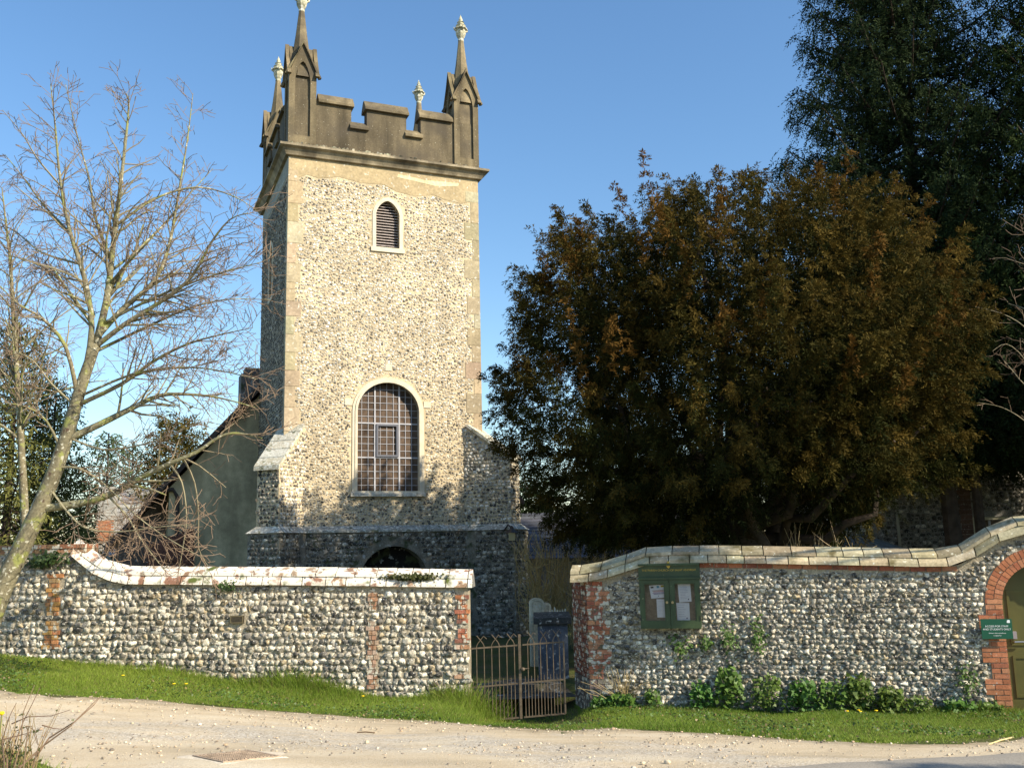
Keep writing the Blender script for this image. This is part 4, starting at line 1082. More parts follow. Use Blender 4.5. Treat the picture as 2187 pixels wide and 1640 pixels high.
# ================================================================== YEW
def yew_tree():
    g = np.random.default_rng(31); YY = 21.4; K = YY/20; C0 = np.array((4.75*K+.08, YY))
    t = thing('yew_tree', 'broad rounded yew with bronze brown foliage and dark trunk behind the right hand flint wall', 'yew tree', (C0[0], C0[1], .3))
    zs = np.array([2.95, 3.25, 3.8, 4.6, 5.6, 6.6, 7.8, 9.0, 9.9, 10.6, 11.1]); zs = EZ+(zs-EZ)*K*.89; rs = np.array([3.6, 4.5, 4.9, 5.05, 5.1, 5.1, 4.8, 4.6, 4.0, 2.9, 1.3])*K*.93
    prof = lambda z: np.interp(z, zs, rs); ztop, zbot = zs[-1], zs[0]
    rside = lambda a, z: 1-.34*max(0, math.cos(a))*min(1, max(0, (6.3-z)/3.2))-.17*max(0, -math.cos(a))*min(1, max(0, (5.6-z)/2.2))
    tr = MB()
    base = np.array(at(1597, 1175, YY)); b0 = np.array((base[0], YY, .2))
    tr.tube([b0, b0+(0, 0, .5), b0+(-.02, 0, 1.8), b0+(-.05, 0, 3.2), b0+(-.1, .1, 4.6), b0+(0, .1, 6.5)], [.6, .45, .33, .33, .28, .14], 12)
    tr.tube([b0+(.25, .1, 0), b0+(.34, .15, 1.6), b0+(.7, .2, 3.2), b0+(1.3, .2, 5.0)], [.3, .2, .16, .08], 9)
    for k in range(22):
        a = k*2.4+g.uniform(-.3, .3); z0 = g.uniform(1.8, 4.6); z1 = g.uniform(4.4, 10); r = prof(z1)*.75
        st = b0+np.array((0, 0, z0)); en = np.array((C0[0]+r*math.cos(a), C0[1]+.88*r*math.sin(a), z1))
        pts = limb_path(st, en, -.08, g, 7, .35); tr.tube(pts, list(np.linspace(.15, .03, 7)), 7)
    tr.build('trunk', YBARK, t, smooth=True)
    P = []; D = []; Ls = []; Cl = []
    # tapering ascending plumes of shoots all over the crown's surface
    big = [(g.uniform(0, 6.283), g.uniform(zbot, ztop), g.uniform(.75, 1.25)) for k in range(60)]
    def lump(a, z):
        v = 0
        for (A, Zc, q) in big:
            da = (a-A+math.pi) % (2*math.pi)-math.pi; v += math.exp(-((da*4.2)**2+((z-Zc)*.75)**2)*1.3)*q
        return .74+.30*min(1.1, v)
    for k in range(1350):
        z = g.uniform(zbot, ztop)
        while g.uniform(0, 5.6) > prof(z)+.6: z = g.uniform(zbot, ztop)
        a = g.uniform(0, 6.283); deep = abs(g.normal(0, .07)) if g.random() < .75 else g.uniform(.1, .45)
        if z < 3.95 and math.sin(a) < .3 and math.cos(a) > -.35: continue
        r = prof(z)*lump(a, z)*(1-deep)*rside(a, z)
        out = np.array((math.cos(a), .88*math.sin(a), 0.)); up = np.interp(z, [zbot, 5, 8, ztop], [-.35, .3, 1.0, 1.9])
        d = unit(out+np.array((0, 0, up))+g.normal(0, .25, 3))
        c = np.array((C0[0]+r*out[0], C0[1]+r*out[1], z)); ln = g.uniform(.8, 1.6)*(1.3 if g.random() < .2 else 1); w0 = g.uniform(.11, .22)
        n = int(g.uniform(26, 40)); s = g.uniform(0, 1, n)**.8
        off = g.normal(0, 1, (n, 3))*(w0*(1.08-s))[:, None]
        p = c+d*ln*(s[:, None]-.6)+off
        dd = unit(d*.7+off*1.2+g.normal(0, .3, (n, 3))+np.array((0, 0, -.45)))
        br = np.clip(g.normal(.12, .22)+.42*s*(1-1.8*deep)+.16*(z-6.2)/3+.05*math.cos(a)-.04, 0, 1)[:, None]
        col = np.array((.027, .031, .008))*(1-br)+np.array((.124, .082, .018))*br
        P.append(p); D.append(dd); Cl.append(col*g.uniform(.75, 1.2)); Ls.append(g.uniform(.13, .26, n))
    for k in range(1000):                    # inner foliage that closes the crown, coloured dark for its shade
        a = g.uniform(0, 6.283); z = g.uniform(zbot+.2, ztop-1.2); r = prof(z)*math.sqrt(g.uniform(.08, .60))*rside(a, z)
        if z < 4.0 and math.sin(a) < .3 and math.cos(a) > -.35: continue
        c = np.array((C0[0]+r*math.cos(a), C0[1]+.88*r*math.sin(a), z)); n = 20
        off = g.normal(0, .36, (n, 3)); P.append(c+off); D.append(unit(off+np.array((0, 0, -.5))+g.normal(0, .3, (n, 3)))); Ls.append(g.uniform(.2, .38, n))
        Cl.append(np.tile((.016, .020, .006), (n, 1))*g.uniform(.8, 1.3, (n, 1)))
    for k in range(90):                      # leading shoots breaking the outline
        a = g.uniform(0, 6.283); z = g.uniform(5.5, ztop-.5); r = prof(z)*.95; c = np.array((C0[0]+r*math.cos(a), C0[1]+.88*r*math.sin(a), z))
        d = unit(np.array((math.cos(a)*.45, math.sin(a)*.4, 1))+g.normal(0, .15, 3)); n = 26; s = np.linspace(0, 1, n); ln = g.uniform(.5, 1.2)
        P.append(c+d*ln*s[:, None]+g.normal(0, 1, (n, 3))*(.10*(1.05-s))[:, None]); D.append(unit(d*.5+g.normal(0, .6, (n, 3)))); Ls.append(np.full(n, .15)); Cl.append(np.tile((.12, .065, .015), (n, 1)))
    P = np.concatenate(P); D = np.concatenate(D); Ls = np.concatenate(Ls); Cl = np.concatenate(Cl)
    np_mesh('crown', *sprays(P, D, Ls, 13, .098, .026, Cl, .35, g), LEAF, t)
yew_tree()

# ================================================================== CONIFERS
def conifer(label, x, y, H_, zb, R0, seed, nb, group=None, name='conifer_tree', cols=((.012, .024, .012), (.036, .052, .018)), lean=(0, 0), hang=.8, step=.16, ls=.42, prof=None, leaf=(.15, .04), bare=.0, per=3, nl=8):
    g = np.random.default_rng(seed); z0 = float(gz(x, y))
    t = thing(name, label, 'conifer', (x, y, z0), group)
    ax = lambda z: np.array((x+lean[0]*(z-z0), y+lean[1]*(z-z0), z))
    tr = MB(); zz = np.linspace(z0-.1, H_, 10); r_ = R0*.055
    tr.tube([ax(z) for z in zz], list(np.linspace(r_, .02, 10)), 8)
    P = []; D = []; Ls = []; C = []
    for k in range(nb):
        z = zb+(H_-zb)*(k+.5)/nb*1.0; f = (z-zb)/(H_-zb)
        R = R0*(prof(f) if prof else (1-f)**.75*(.55+.45*min(1, f*6)))*g.uniform(.72, 1.12)+.15
        a = k*2.399+g.uniform(-.4, .4); st = ax(z); up = np.interp(f, [0, .5, 1], [-.05, .1, .6])
        en = st+np.array((math.cos(a)*R, math.sin(a)*R, R*up)); pts = [st+(en-st)*s+np.array((0, 0, -.16*R*math.sin(s*math.pi*.9)+.16*R*s**2)) for s in np.linspace(0, 1, 6)]
        tr.tube(pts, list(np.linspace(max(.03, r_*.28), .012, 6)), 5)
        n = max(2, int(R/step)); s = np.linspace(.18+bare, 1, n)
        for si in s:
            j = si*5; i = min(4, int(j)); q = np.array(pts[i])+(np.array(pts[i+1])-pts[i])*(j-i)
            od = unit(np.array((math.cos(a), math.sin(a), 0.)))
            sd_ = np.array((-od[1], od[0], 0)); w_ = .18+.30*R*(1-si)*.6
            m_ = per
            off = sd_*g.normal(0, w_, (m_, 1))+g.normal(0, .13, (m_, 3))
            P.append(q+off); D.append(unit(od*.45+np.sign(off@sd_)[:, None]*sd_*.35+np.array((0, 0, -hang))+g.normal(0, .3, (m_, 3)))); Ls.append(g.uniform(.6, 1.25, m_)*ls)
            mixv = np.clip(g.normal(.35+.4*si*.6, .25, (m_, 1)), 0, 1); C.append(np.array(cols[0])*(1-mixv)+np.array(cols[1])*mixv)
    tr.build('trunk', YBARK, t)
    np_mesh('crown', *sprays(np.concatenate(P), np.concatenate(D), np.concatenate(Ls), nl, leaf[0], leaf[1], np.concatenate(C), .25, g), LEAF, t)
    return t
P1 = at(1975, 500, 27.5)
conifer('tall dark cedar with drooping sprays and sky showing through, behind the bronze yew', P1[0], 27.5, 26, 5.4, 4.95, 41, 270, 'evergreens behind the right hand wall', lean=(-.015, 0), per=7, leaf=(.135, .038), nl=12,  prof=lambda f: (1-f)**.62*(.75+.25*min(1, f*5)))
P2 = at(2215, 500, 25.0)
conifer('dense green cedar at the right hand edge of the photo, beside the taller dark one', P2[0]+1.5, 25.0, 23, 5.2, 4.6, 42, 240, 'evergreens behind the right hand wall', cols=((.015, .030, .012), (.055, .078, .022)), per=6, leaf=(.135, .038), nl=12)
P3 = at(2060, 800, 27)
conifer('low shaded evergreen between the yew and the flint house', P3[0], 27.0, 12.5, 5.2, 3.4, 43, 120, 'evergreens behind the right hand wall', per=7, leaf=(.135, .038), nl=12)
conifer('heavy dark cedar just beyond the right edge of the photo, shading the flint house', 19.2, 24.5, 20, 1.6, 5.2, 49, 150, 'evergreens behind the right hand wall', cols=((.015, .030, .012), (.05, .07, .022)), per=5, leaf=(.2, .07))  # unseen cedar, added to keep the house front in shade
conifer('dark cedar farther right outside the photo, closing the row of evergreens', 23.5, 21.5, 18, 1.4, 5.0, 50, 110, 'evergreens behind the right hand wall', cols=((.015, .030, .012), (.05, .07, .022)), per=5, leaf=(.24, .09))
# left-hand background evergreens
def at_ground(px, y): p = at(px, 1100, y); return p[0]
EV = 'evergreens beyond the church'
conifer('dark green fir at the far left behind the slender pale stem', at_ground(15, 33), 33, at(0, 690, 33)[2], 1.2, 3.4, 44, 110, EV, cols=((.06, .075, .022), (.19, .185, .055)), leaf=(.22, .06), ls=.55, step=.22)
conifer('broad light green evergreen right of the far left fir', at_ground(105, 36), 36, at(100, 815, 36)[2], 1.2, 2.6, 45, 80, EV, cols=((.07, .08, .024), (.23, .21, .065)), leaf=(.22, .06), ls=.55, step=.22)
conifer('small distant pine left of the bronze cypress', at_ground(225, 58), 58, at(225, 925, 58)[2], 1.0, 3.2, 46, 60, EV, cols=((.045, .065, .035), (.10, .13, .055)), leaf=(.35, .09), ls=.8, step=.4, bare=.15)
conifer('thin distant pine close behind the grey roofed cottage', at_ground(278, 64), 64, at(280, 945, 64)[2], 1.0, 3.0, 47, 50, EV, cols=((.03, .05, .03), (.065, .08, .04)), leaf=(.35, .09), ls=.8, step=.4, bare=.15)
conifer('rounded bronze cypress standing above the nave roof verge', at_ground(372, 54), 54, at(368, 905, 54)[2], 2.4, 1.9, 48, 90, EV, name='cypress_tree', cols=((.045, .045, .012), (.13, .10, .022)), leaf=(.28, .08), ls=.6, step=.2, hang=-.5, prof=lambda f: math.sin(math.pi*min(1, .25+f*.72))**.6)

# ================================================================== BARE TREES
class Wood:
    def __init__(s, g): s.big = MB(); s.tw = MB(); s.g = g
    def add(s, pts, rs, lvl):
        if rs[0] > .022:
            s.big.tube(pts, rs, 9 if rs[0] > .08 else 6, jit((.19, .17, .105), .12))
        else:
            c = lerp(0, 1, min(1, rs[0]/.02)); s.tw.tube(pts, rs, 4 if rs[0] > .008 else 3, tuple(lerp(a, b, c) for a, b in zip((.16, .095, .065), (.27, .24, .15))), cap=False)
    def grow(s, p, d, L, r, lvl, up=.05, ymul=1.0):
        g = s.g; n = max(3, int(L/.22)); pts = [np.array(p, float)]; d = unit(np.array(d, float))
        for i in range(n):
            d = unit(d+g.normal(0, .13, 3)*np.array((1, ymul, 1))+np.array((0, 0, up*.35))); pts.append(pts[-1]+d*L/n)
        rs = list(np.linspace(r, max(.0042, r*.38), n+1)); s.add(pts, rs, lvl)
        if lvl >= 4 or L < .16: return
        s.side(pts, rs, L, lvl, up)
    def side(s, pts, rs, L, lvl, up, dens=1.0, t0=.2):
        g = s.g; m = len(pts)-1
        nc = int(dens*max(2, L*[3.4, 4.6, 6.0, 6.5][min(3, lvl)])); sg = 1
        for k in range(nc):
            t = t0+(1-t0)*(k+g.uniform(0, 1))/nc; j = min(m-1, int(t*m)); f = t*m-j
            q = pts[j]+(pts[j+1]-pts[j])*f; ax = unit(pts[j+1]-pts[j]); pr = unit(np.cross(ax, g.normal(size=3))*np.array((1, .75, 1)))
            ang = g.uniform(.5, 1.05); dd = ax*math.cos(ang)+pr*math.sin(ang); rr = lerp(rs[j], rs[j+1], f)
            l2 = L*g.uniform(.28, .55)*(1.15-.55*t) if lvl < 3 else g.uniform(.12, .34)
            s.grow(q, dd, max(.14, l2)*(.75 if q[2] > 8.2 else 1), max(.0045, rr*g.uniform(.36, .55)), lvl+1, up)
def bare_tree(label, name, base, limbs, seed, depth, group, dens=1.0, colour=None):
    g = np.random.default_rng(seed); wd = Wood(g)
    t = thing(name, label, 'bare tree', base, group)
    grown = []
    for path, r0, r1, dy, dn, t0 in limbs:
        n = len(path); d0 = 0; root = None
        if grown:                                   # spring from the nearest point of an earlier limb
            r_ = ray(*path[0]); Q = np.concatenate(grown); V_ = Q-EYE; dd_ = np.linalg.norm(V_/V_[:, 1:2]-r_, axis=1); j_ = int(dd_.argmin())
            if dd_[j_] < .03: root = Q[j_]; d0 = root[1]-depth
        pts = [np.array(at(px, py, depth+d0+dy*k/(n-1))) for k, (px, py) in enumerate(path)]
        if root is not None: pts[0] = root
        # resample smoothly
        P = [pts[0]]
        for i in range(n-1):
            a, b = pts[i], pts[i+1]; a0 = pts[max(0, i-1)]; b1 = pts[min(n-1, i+2)]
            for s_ in (.33, .66, 1):
                P.append(.5*((2*a)+(b-a0)*s_+(2*a0-5*a+4*b-b1)*s_**2+(-a0+3*a-3*b+b1)*s_**3))
        rs = list(np.linspace(r0*.8, r1*.8, len(P))); wd.add(P, rs, 0)
        PA = np.array(P); grown.append(np.concatenate([PA[:-1]+(PA[1:]-PA[:-1])*q for q in (0, .25, .5, .75)]+[PA[-1:]]))
        L = sum(np.linalg.norm(P[i+1]-P[i]) for i in range(len(P)-1))
        if dn: wd.side(P, rs, L*.52, 1, .04, dens=dn*dens*4.3, t0=t0)
    wd.big.build('trunk', BARK, t, smooth=True)
    wd.tw.build('crown', TWIG, t)
    return t
bx = at(-48, 1405, 14.6)
bare_tree('leafless mossy barked tree leaning in from the left before the flint wall', 'bare_tree', (bx[0], 14.6, float(gz(bx[0], 14.6))), [
    ([(-60, 1440), (-20, 1320), (15, 1235), (60, 1140), (108, 1030), (140, 940), (172, 830), (205, 735)], .22, .095, 0, 0, .5),
    ([(205, 735), (228, 640), (240, 540), (252, 440), (265, 330), (275, 230), (270, 200)], .085, .008, .5, 1.0, .12),
    ([(180, 800), (196, 700), (182, 600), (148, 490), (128, 380), (118, 270), (108, 180)], .07, .007, -.5, 1.0, .15),
    ([(215, 715), (262, 660), (330, 600), (362, 520), (380, 420), (400, 300), (412, 200)], .06, .007, 1.0, .9, .15),
    ([(205, 740), (270, 690), (350, 640), (410, 590), (450, 520), (490, 470), (530, 455)], .06, .006, -.8, 1.0, .12),
    ([(232, 620), (290, 540), (350, 480), (400, 420), (455, 360)], .04, .006, 1.2, 1.0, .15),
    ([(235, 560), (205, 470), (190, 380), (165, 290), (140, 180)], .035, .006, .9, 1.0, .15),
    ([(150, 500), (95, 440), (50, 380), (10, 330)], .03, .006, .5, 1.0, .15),
    ([(165, 850), (140, 740), (90, 680), (40, 650), (-20, 590)], .05, .008, -1.0, 1.0, .2),
    ([(196, 690), (130, 600), (70, 560), (10, 545)], .035, .006, 1.0, 1.0, .2),
    ([(142, 940), (215, 905), (285, 870), (340, 845), (400, 842), (470, 850), (545, 870)], .075, .007, .6, .9, .25),
    ([(162, 868), (260, 820), (330, 770), (400, 735), (470, 715), (540, 700)], .05, .006, -.6, 1.0, .2),
    ([(250, 480), (330, 425), (420, 400), (500, 420), (548, 450)], .03, .006, .9, 1.0, .15),
    ([(214, 695), (320, 640), (420, 600), (500, 575), (560, 560)], .035, .006, -.4, 1.1, .15),
    ([(200, 755), (310, 700), (400, 660), (480, 640), (575, 640)], .035, .006, .9, 1.1, .15),
    ([(168, 845), (280, 800), (380, 785), (460, 790), (550, 810)], .03, .006, -1.0, 1.1, .2),
    ([(170, 560), (90, 540), (40, 500), (-10, 470)], .025, .006, .6, 1.0, .2),
    ([(128, 400), (80, 340), (50, 290), (5, 235)], .02, .005, -.4, 1.0, .2),
    ([(165, 870), (110, 820), (70, 770), (20, 745)], .025, .006, -.3, 1.1, .2),
    ([(150, 940), (220, 960), (300, 950), (360, 930), (430, 900)], .022, .005, -.6, 1.1, .2),
    ([(88, 1085), (150, 1078), (230, 1058), (300, 1020), (362, 990), (420, 965), (470, 932), (510, 925), (560, 936)], .085, .010, .2, .35, .2),
    ([(362, 990), (388, 1030), (398, 1100), (392, 1160), (380, 1225)], .022, .007, .2, .6, .3),
    ([(395, 985), (415, 1030), (424, 1100), (424, 1170), (445, 1210)], .020, .006, .3, .8, .3),
    ([(230, 1058), (270, 1100), (300, 1150), (330, 1190), (350, 1215)], .025, .006, -.3, 1.3, .15),
    ([(120, 1000), (170, 1000), (230, 1040), (290, 1100), (360, 1150), (430, 1190)], .025, .005, -.5, 1.2, .2),
    ([(110, 1040), (150, 1100), (190, 1130), (260, 1135), (340, 1125), (420, 1120)], .025, .005, -.7, 1.2, .2),
    ([(130, 960), (100, 900), (60, 870), (10, 860)], .03, .006, -.5, 1.0, .2),
], 71, 14.6, 'bare trees', dens=1.0)
b2 = at(52, 1120, 20)
bare_tree('slender pale stemmed bare tree rising behind the wall at the left edge', 'bare_tree', (b2[0], 20, .9), [
    ([(58, 1230), (52, 1080), (46, 960), (40, 850), (30, 700), (22, 560), (12, 470), (4, 400)], .12, .012, 0, .8, .3),
    ([(44, 920), (80, 850), (110, 780), (130, 740)], .035, .006, .5, .8, .2),
    ([(36, 800), (5, 740), (-30, 700)], .035, .006, .5, .8, .2)], 72, 20, 'bare trees', dens=.8)
b3 = at(2230, 1000, 19)
bare_tree('thin bare branches reaching in from the right edge before the dark cedars', 'bare_tree', (b3[0], 19, .4), [
    ([(2250, 1190), (2245, 1000), (2240, 820), (2230, 640), (2215, 500)], .09, .02, 0, .5, .3),
    ([(2240, 760), (2190, 700), (2140, 670), (2080, 655)], .022, .005, .2, .7, .2),
    ([(2242, 860), (2190, 770), (2150, 735), (2120, 750)], .02, .005, -.2, .7, .2),
    ([(2244, 960), (2190, 900), (2140, 870), (2090, 860)], .02, .005, .4, .7, .2)], 73, 19, 'bare trees', dens=.4)

# beside the lane, off to the right: the trees whose shade falls on the notice board and on the tarmac
PERP = np.array((-SUN[1], SUN[0], 0)); PERP /= np.linalg.norm(PERP); VRT = np.cross(SUN, PERP)
def lane_tree(label, b, blobs, seed):
    g = np.random.default_rng(seed); b = np.array((b[0], b[1], float(gz(b[0], b[1]))-.1)); t = thing('lane_tree', label, 'tree', tuple(b), 'trees beside the lane')
    tr = MB(); top = min(c[0][2] for c in blobs)-2; tr.tube([b, b+(0, 0, 2), b+(.1, .1, top*.6)], [.24, .2, .13], 9)
    P = []; D = []
    for c, (rp_, rs_, rv), n in blobs:
        tr.tube(limb_path(b+(.1, .1, top*.6-.1), c, .05, g, 6, .2), list(np.linspace(.06, .02, 6)), 6)
        d = unit(g.normal(size=(n, 3)))*g.uniform(.15, 1, (n, 1))**.5
        P.append(c+PERP*d[:, :1]*rp_+SUN*d[:, 1:2]*rs_+VRT*d[:, 2:]*rv); D.append(unit(d+g.normal(0, .5, (n, 3))))
    tr.build('trunk', YBARK, t)
    P = np.concatenate(P); D = np.concatenate(D)
    np_mesh('crown', *sprays(P, D, .3, 8, .16, .07, np.tile((.03, .05, .015), (len(P), 1)), .2, g), LEAF, t)
def over(px, py, d): return np.array(RW.p(*ru(px, py), 0))+SUN*d
lane_tree('slim evergreen beside the lane, outside the frame, throwing dapple on the notice board', (14.4, 13.0), [
    (over(1350, 1225, 12.5), (.26, .9, .26), 170), (over(1275, 1270, 12.0), (.13, .6, .20), 70), (over(1340, 1330, 12.2), (.13, .6, .42), 90), (over(1440, 1205, 12.8), (.22, .7, .13), 50),
    (np.array((.2, 19.0, 1.0))+SUN*13, (1.35, 1.3, 1.25), 620)], 81)  # extra foliage clump added up the sun ray to shade the gate passage
lane_tree('evergreen oak beside the lane, outside the frame, shading the near tarmac', (14.5, 2.6), [
    (np.array((5.6, 7.7, .95))+SUN*11.5, (.65, 1.5, .8), 240), (np.array((8.0, 6.6, .95))+SUN*9.5, (1.2, 1.5, 1.2), 420), (np.array((3.9, 8.55, .95))+SUN*12.5, (.16, .9, .25), 40)], 82)

# ================================================================== SHRUBS OF BARE SHOOTS
def twig_shrub(px, y, zb, h, wd, n, seed, label, col=(.30, .22, .10)):
    g = np.random.default_rng(seed); x = at_ground(px, y); t = MB(col)
    for k in range(n):
        a = g.uniform(0, 6.28); r = wd*math.sqrt(g.random()); b = np.array((x+r*.3*math.cos(a), y+r*.3*math.sin(a), zb)); hh = h*g.uniform(.5, 1.05)
        tip = np.array((x+r*math.cos(a), y+r*math.sin(a), zb+hh)); pts = limb_path(b, tip, .05, g, 5, .25); c = jit(col, .25)
        t.tube(pts, list(np.linspace(.014, .005, 5)), 4, c, cap=False)
        for q in range(5):
            i = g.integers(1, 4); d = unit(np.array(pts[i+1])-pts[i]+g.normal(0, .8, 3)*np.linalg.norm(np.array(pts[i+1])-pts[i])); t.tube([pts[i], np.array(pts[i])+d*hh*.14, np.array(pts[i])+d*hh*.24+(0, 0, .04)], [.008, .006, .004], 3, c, cap=False)
    o = t.build('twiggy_shrub', TWIG); return tag(o, label, 'shrub', 'bare shrubs behind the walls')
twig_shrub(1160, 25.5, .3, 3.1, .9, 70, 91, 'bare straw coloured shrub seen through the gateway right of the tower', (.42, .31, .13))
twig_shrub(1235, 25.0, .3, 3.0, .9, 55, 92, 'bare golden shrub above the brick gate pier', (.40, .29, .13))
twig_shrub(1310, 26.5, .3, 3.4, .9, 45, 93, 'bare brown shrub in shade left of the notice board', (.24, .18, .10))
twig_shrub(1690, 21.5, .3, 2.9, 1.0, 60, 94, 'bare pale shoots just right of the yew trunk', (.36, .28, .16))
twig_shrub(1520, 22.5, .3, 3.0, .6, 30, 95, 'bare shoots just left of the yew trunk', (.30, .24, .15))
twig_shrub(1770, 20.5, .3, 2.6, .6, 30, 96, 'low bare shoots above the coping before the lead roof', (.34, .26, .15))

# ================================================================== GRAVEYARD THINGS
def headstone(px0, px1, py0, y, label, seed, col):
    a = at(px0, py0, y); b = at(px1, py0, y); w_ = b[0]-a[0]; f = Fr((a[0], y), (1, .1)); g = random.Random(seed)
    o = thing('headstone', label, 'headstone', f.p(w_/2, .3), 'weathered headstones behind the gate')
    top = arch(0, w_, .3, a[2]-w_*.35, a[2], 10); m = MB(col); m.plate(f, top, [], 0, .16)
    m.add([f.p(u, z, -.16) for u, z in top], [tuple(t)[::-1] for t in tessellate_polygon([[Vector((u, z, 0)) for u, z in top]])])
    m.build('slab', TOMB, o)
    m = MB(tuple(c*.8 for c in col)); i_ = inset(top, -.05); m.plate(f, i_, [inset(top, -.075)], .012, .02)
    m.build('carved_border', TOMB, o)
headstone(1131, 1162, 1277, 21.5, 'pale lichened headstone with rounded top, beside the tower corner', 1, (.62, .55, .40))
headstone(1157, 1177, 1287, 22.0, 'smaller pale rounded headstone next to the white pickets', 2, (.58, .50, .36))
pk = thing('picket_fence', 'row of short white pickets seen through the gateway', 'fence', at(1190, 1320, 21.6))
m = MB((.72, .66, .52)); f0 = Fr(at(1172, 1300, 21.6)[:2], (1, .0))
for k in range(7):
    u = k*.057; zt = at(1172+6*k, 1299+random.uniform(-4, 6), 21.6)[2]
    m = MB(jit((.72, .66, .52))); m.plate(f0, [(u, .5), (u+.036, .5), (u+.036, zt-.03), (u+.018, zt), (u, zt-.03)], [], 0, .03); m.build('picket', WOODP if False else TOMB, pk)
m = MB((.5, .45, .35)); m.box(f0, -.02, .42, at(1180, 1330, 21.6)[2], at(1180, 1324, 21.6)[2], -.07, -.035); m.build('rail', TOMB, pk)
c0 = at(1148, 1330, 19.5); c1 = at(1212, 1330, 19.5); ct = thing('chest_tomb', 'grey stone chest tomb with dark slab top in the shade behind the gate', 'tomb', ((c0[0]+c1[0])/2, 20.2, .3))
f = Fr((c0[0], 19.5), (1, -.02)); wT = c1[0]-c0[0]
m = MB((.085, .10, .125)); m.box(f, 0, wT, .25, c0[2]-.02, -1.6, 0); m.build('panel', TOMB, ct)  # tomb stone coloured darker to stand for the shade behind the gate
m = MB((.05, .05, .045)); m.box(f, -.08, wT+.08, c0[2]-.02, c0[2]+.10, -1.7, .08); m.build('slab', TOMB, ct)
# old post beside the tower
# churchyard path and step
pth = MB((.06, .055, .045)); pth.add([(-.85, 16.9, .372), (1.0, 17.1, .368), (.2, 24, .335), (-2.2, 24, .335)], [(0, 1, 2, 3)]); tag(pth.build('path', DARK_STONE), kind='structure')  # path and step colours darkened to carry the gateway's shade
st = MB((.10, .09, .075)); fS = Fr((-.7, 17.6), (1, .12)); st.box(fS, 0, 1.5, .3, .50, -.4, 0); o = st.build('stone_step', DARK_STONE); tag(o, 'worn stone step in shade just inside the iron gate', 'step')
# bare earth ramp under the gate
p0 = hit(1130, 1548); ap_ = [hit(*p) for p in [(1110, 1552), (1160, 1548), (1215, 1530), (1222, 1545), (1190, 1556), (1130, 1560)]]

# ================================================================== COTTAGE (left, far)
CF = Fr(at(212, 1150, 50)[:2], (1, .25)); 
cot = thing('stone_cottage', 'far cottage with sunlit grey stone roof and flint and brick end left of the nave', 'cottage', CF.p(3, .3, -3))
ca = CF.px(210, 1078); cb = CF.px(240, 1078); cr_ = CF.px(300, 1035); ce = CF.px(300, 1160)
m = MB((.36, .34, .30)); m.box(CF, ca[0], cb[0]+.1, .3, CF.px(225, 1040)[1], -1.0, .3); m.build('chimney_stack', TOMB, cot)
m = MB(); zz = CF.px(225, 1155)[1]
while zz < CF.px(225, 1112)[1]:
    uu = ca[0]-.02+.11*(int(zz/.075) % 2)
    while uu < cb[0]-.05: brick(m, CF, uu, uu+.2, zz, zz+.062, .2, .32, [(.40, .16, .08), (.45, .22, .12)]); uu += .215
    zz += .075
m.build('brick_patch', BRICK, cot)
m = MB((.27, .26, .24)); zr_ = cr_[1]; ze = CF.px(300, 1185)[1]
row = 0; n_ = 16
for k in range(n_):
    t0, t1 = k/n_, (k+1)/n_; uu = cb[0]-.3*(k % 2)
    while uu < cb[0]+6:
        w_ = random.uniform(.35, .6); a_, b_ = max(uu, cb[0]), min(uu+w_-.01, cb[0]+6)
        if b_ > a_:
            za, zb_ = lerp(ze, zr_, t0), lerp(ze, zr_, t1); na, nb_ = lerp(.6, -2.6, t0), lerp(.6, -2.6, t1)
            m.hexa([CF.p(a_, za, na), CF.p(b_, za, na), CF.p(b_, zb_, nb_-.05), CF.p(a_, zb_, nb_-.05), CF.p(a_, za+.05, na), CF.p(b_, za+.05, na), CF.p(b_, zb_+.01, nb_-.05), CF.p(a_, zb_+.01, nb_-.05)], jit((.27, .26, .24), .2))
        uu += w_
m.build('roof', STONE_ROOF, cot)
m = MB((.4, .36, .3)); m.box(CF, cb[0], cb[0]+6, .3, ze-.02, -3, .2); m.build('wall', TOMB, cot)

# ================================================================== HOUSE (right, in shade)
HF = Fr(at(1640, 1150, 30)[:2], (1, -.06))
hs = thing('flint_house', 'shaded flint house with sash window, drainpipe and lead roofed bay behind the right hand wall', 'house', HF.p(5, .3, -3))
h0 = HF.px(1640, 1100)[0]; h1 = HF.px(2330, 1100)[0]; hz_ = HF.px(1900, 1000)[1]
wn = [HF.px(2083, 1165), HF.px(2132, 1103)]; w1 = [HF.px(1815, 1135), HF.px(1862, 1112)]
hole1 = [(wn[0][0], wn[0][1]-.5), (wn[1][0]+.3, wn[0][1]-.5), (wn[1][0]+.3, wn[1][1]), (wn[0][0], wn[1][1])]
hole2 = [(w1[0][0], w1[0][1]), (w1[1][0], w1[0][1]), (w1[1][0], w1[1][1]), (w1[0][0], w1[1][1])]
m = MB(); m.plate(HF, [(h0, .2), (h1, .2), (h1, hz_+3), (h0, hz_+3)], [hole1, hole2], 0, .25); m.build('wall', MORTAR_D, hs)
fl = flints(HF, HF.px(1690, 1100)[0], h1, .8, hz_+.6, .12, 1.1, PAL_DARK, lambda u, z, a, b: not inpoly(u, z, inset(hole1, .15)) and not inpoly(u, z, inset(hole2, .15)), seed=77, proud=.25)
np_mesh('flint_facing', *fl, FLINT, hs)
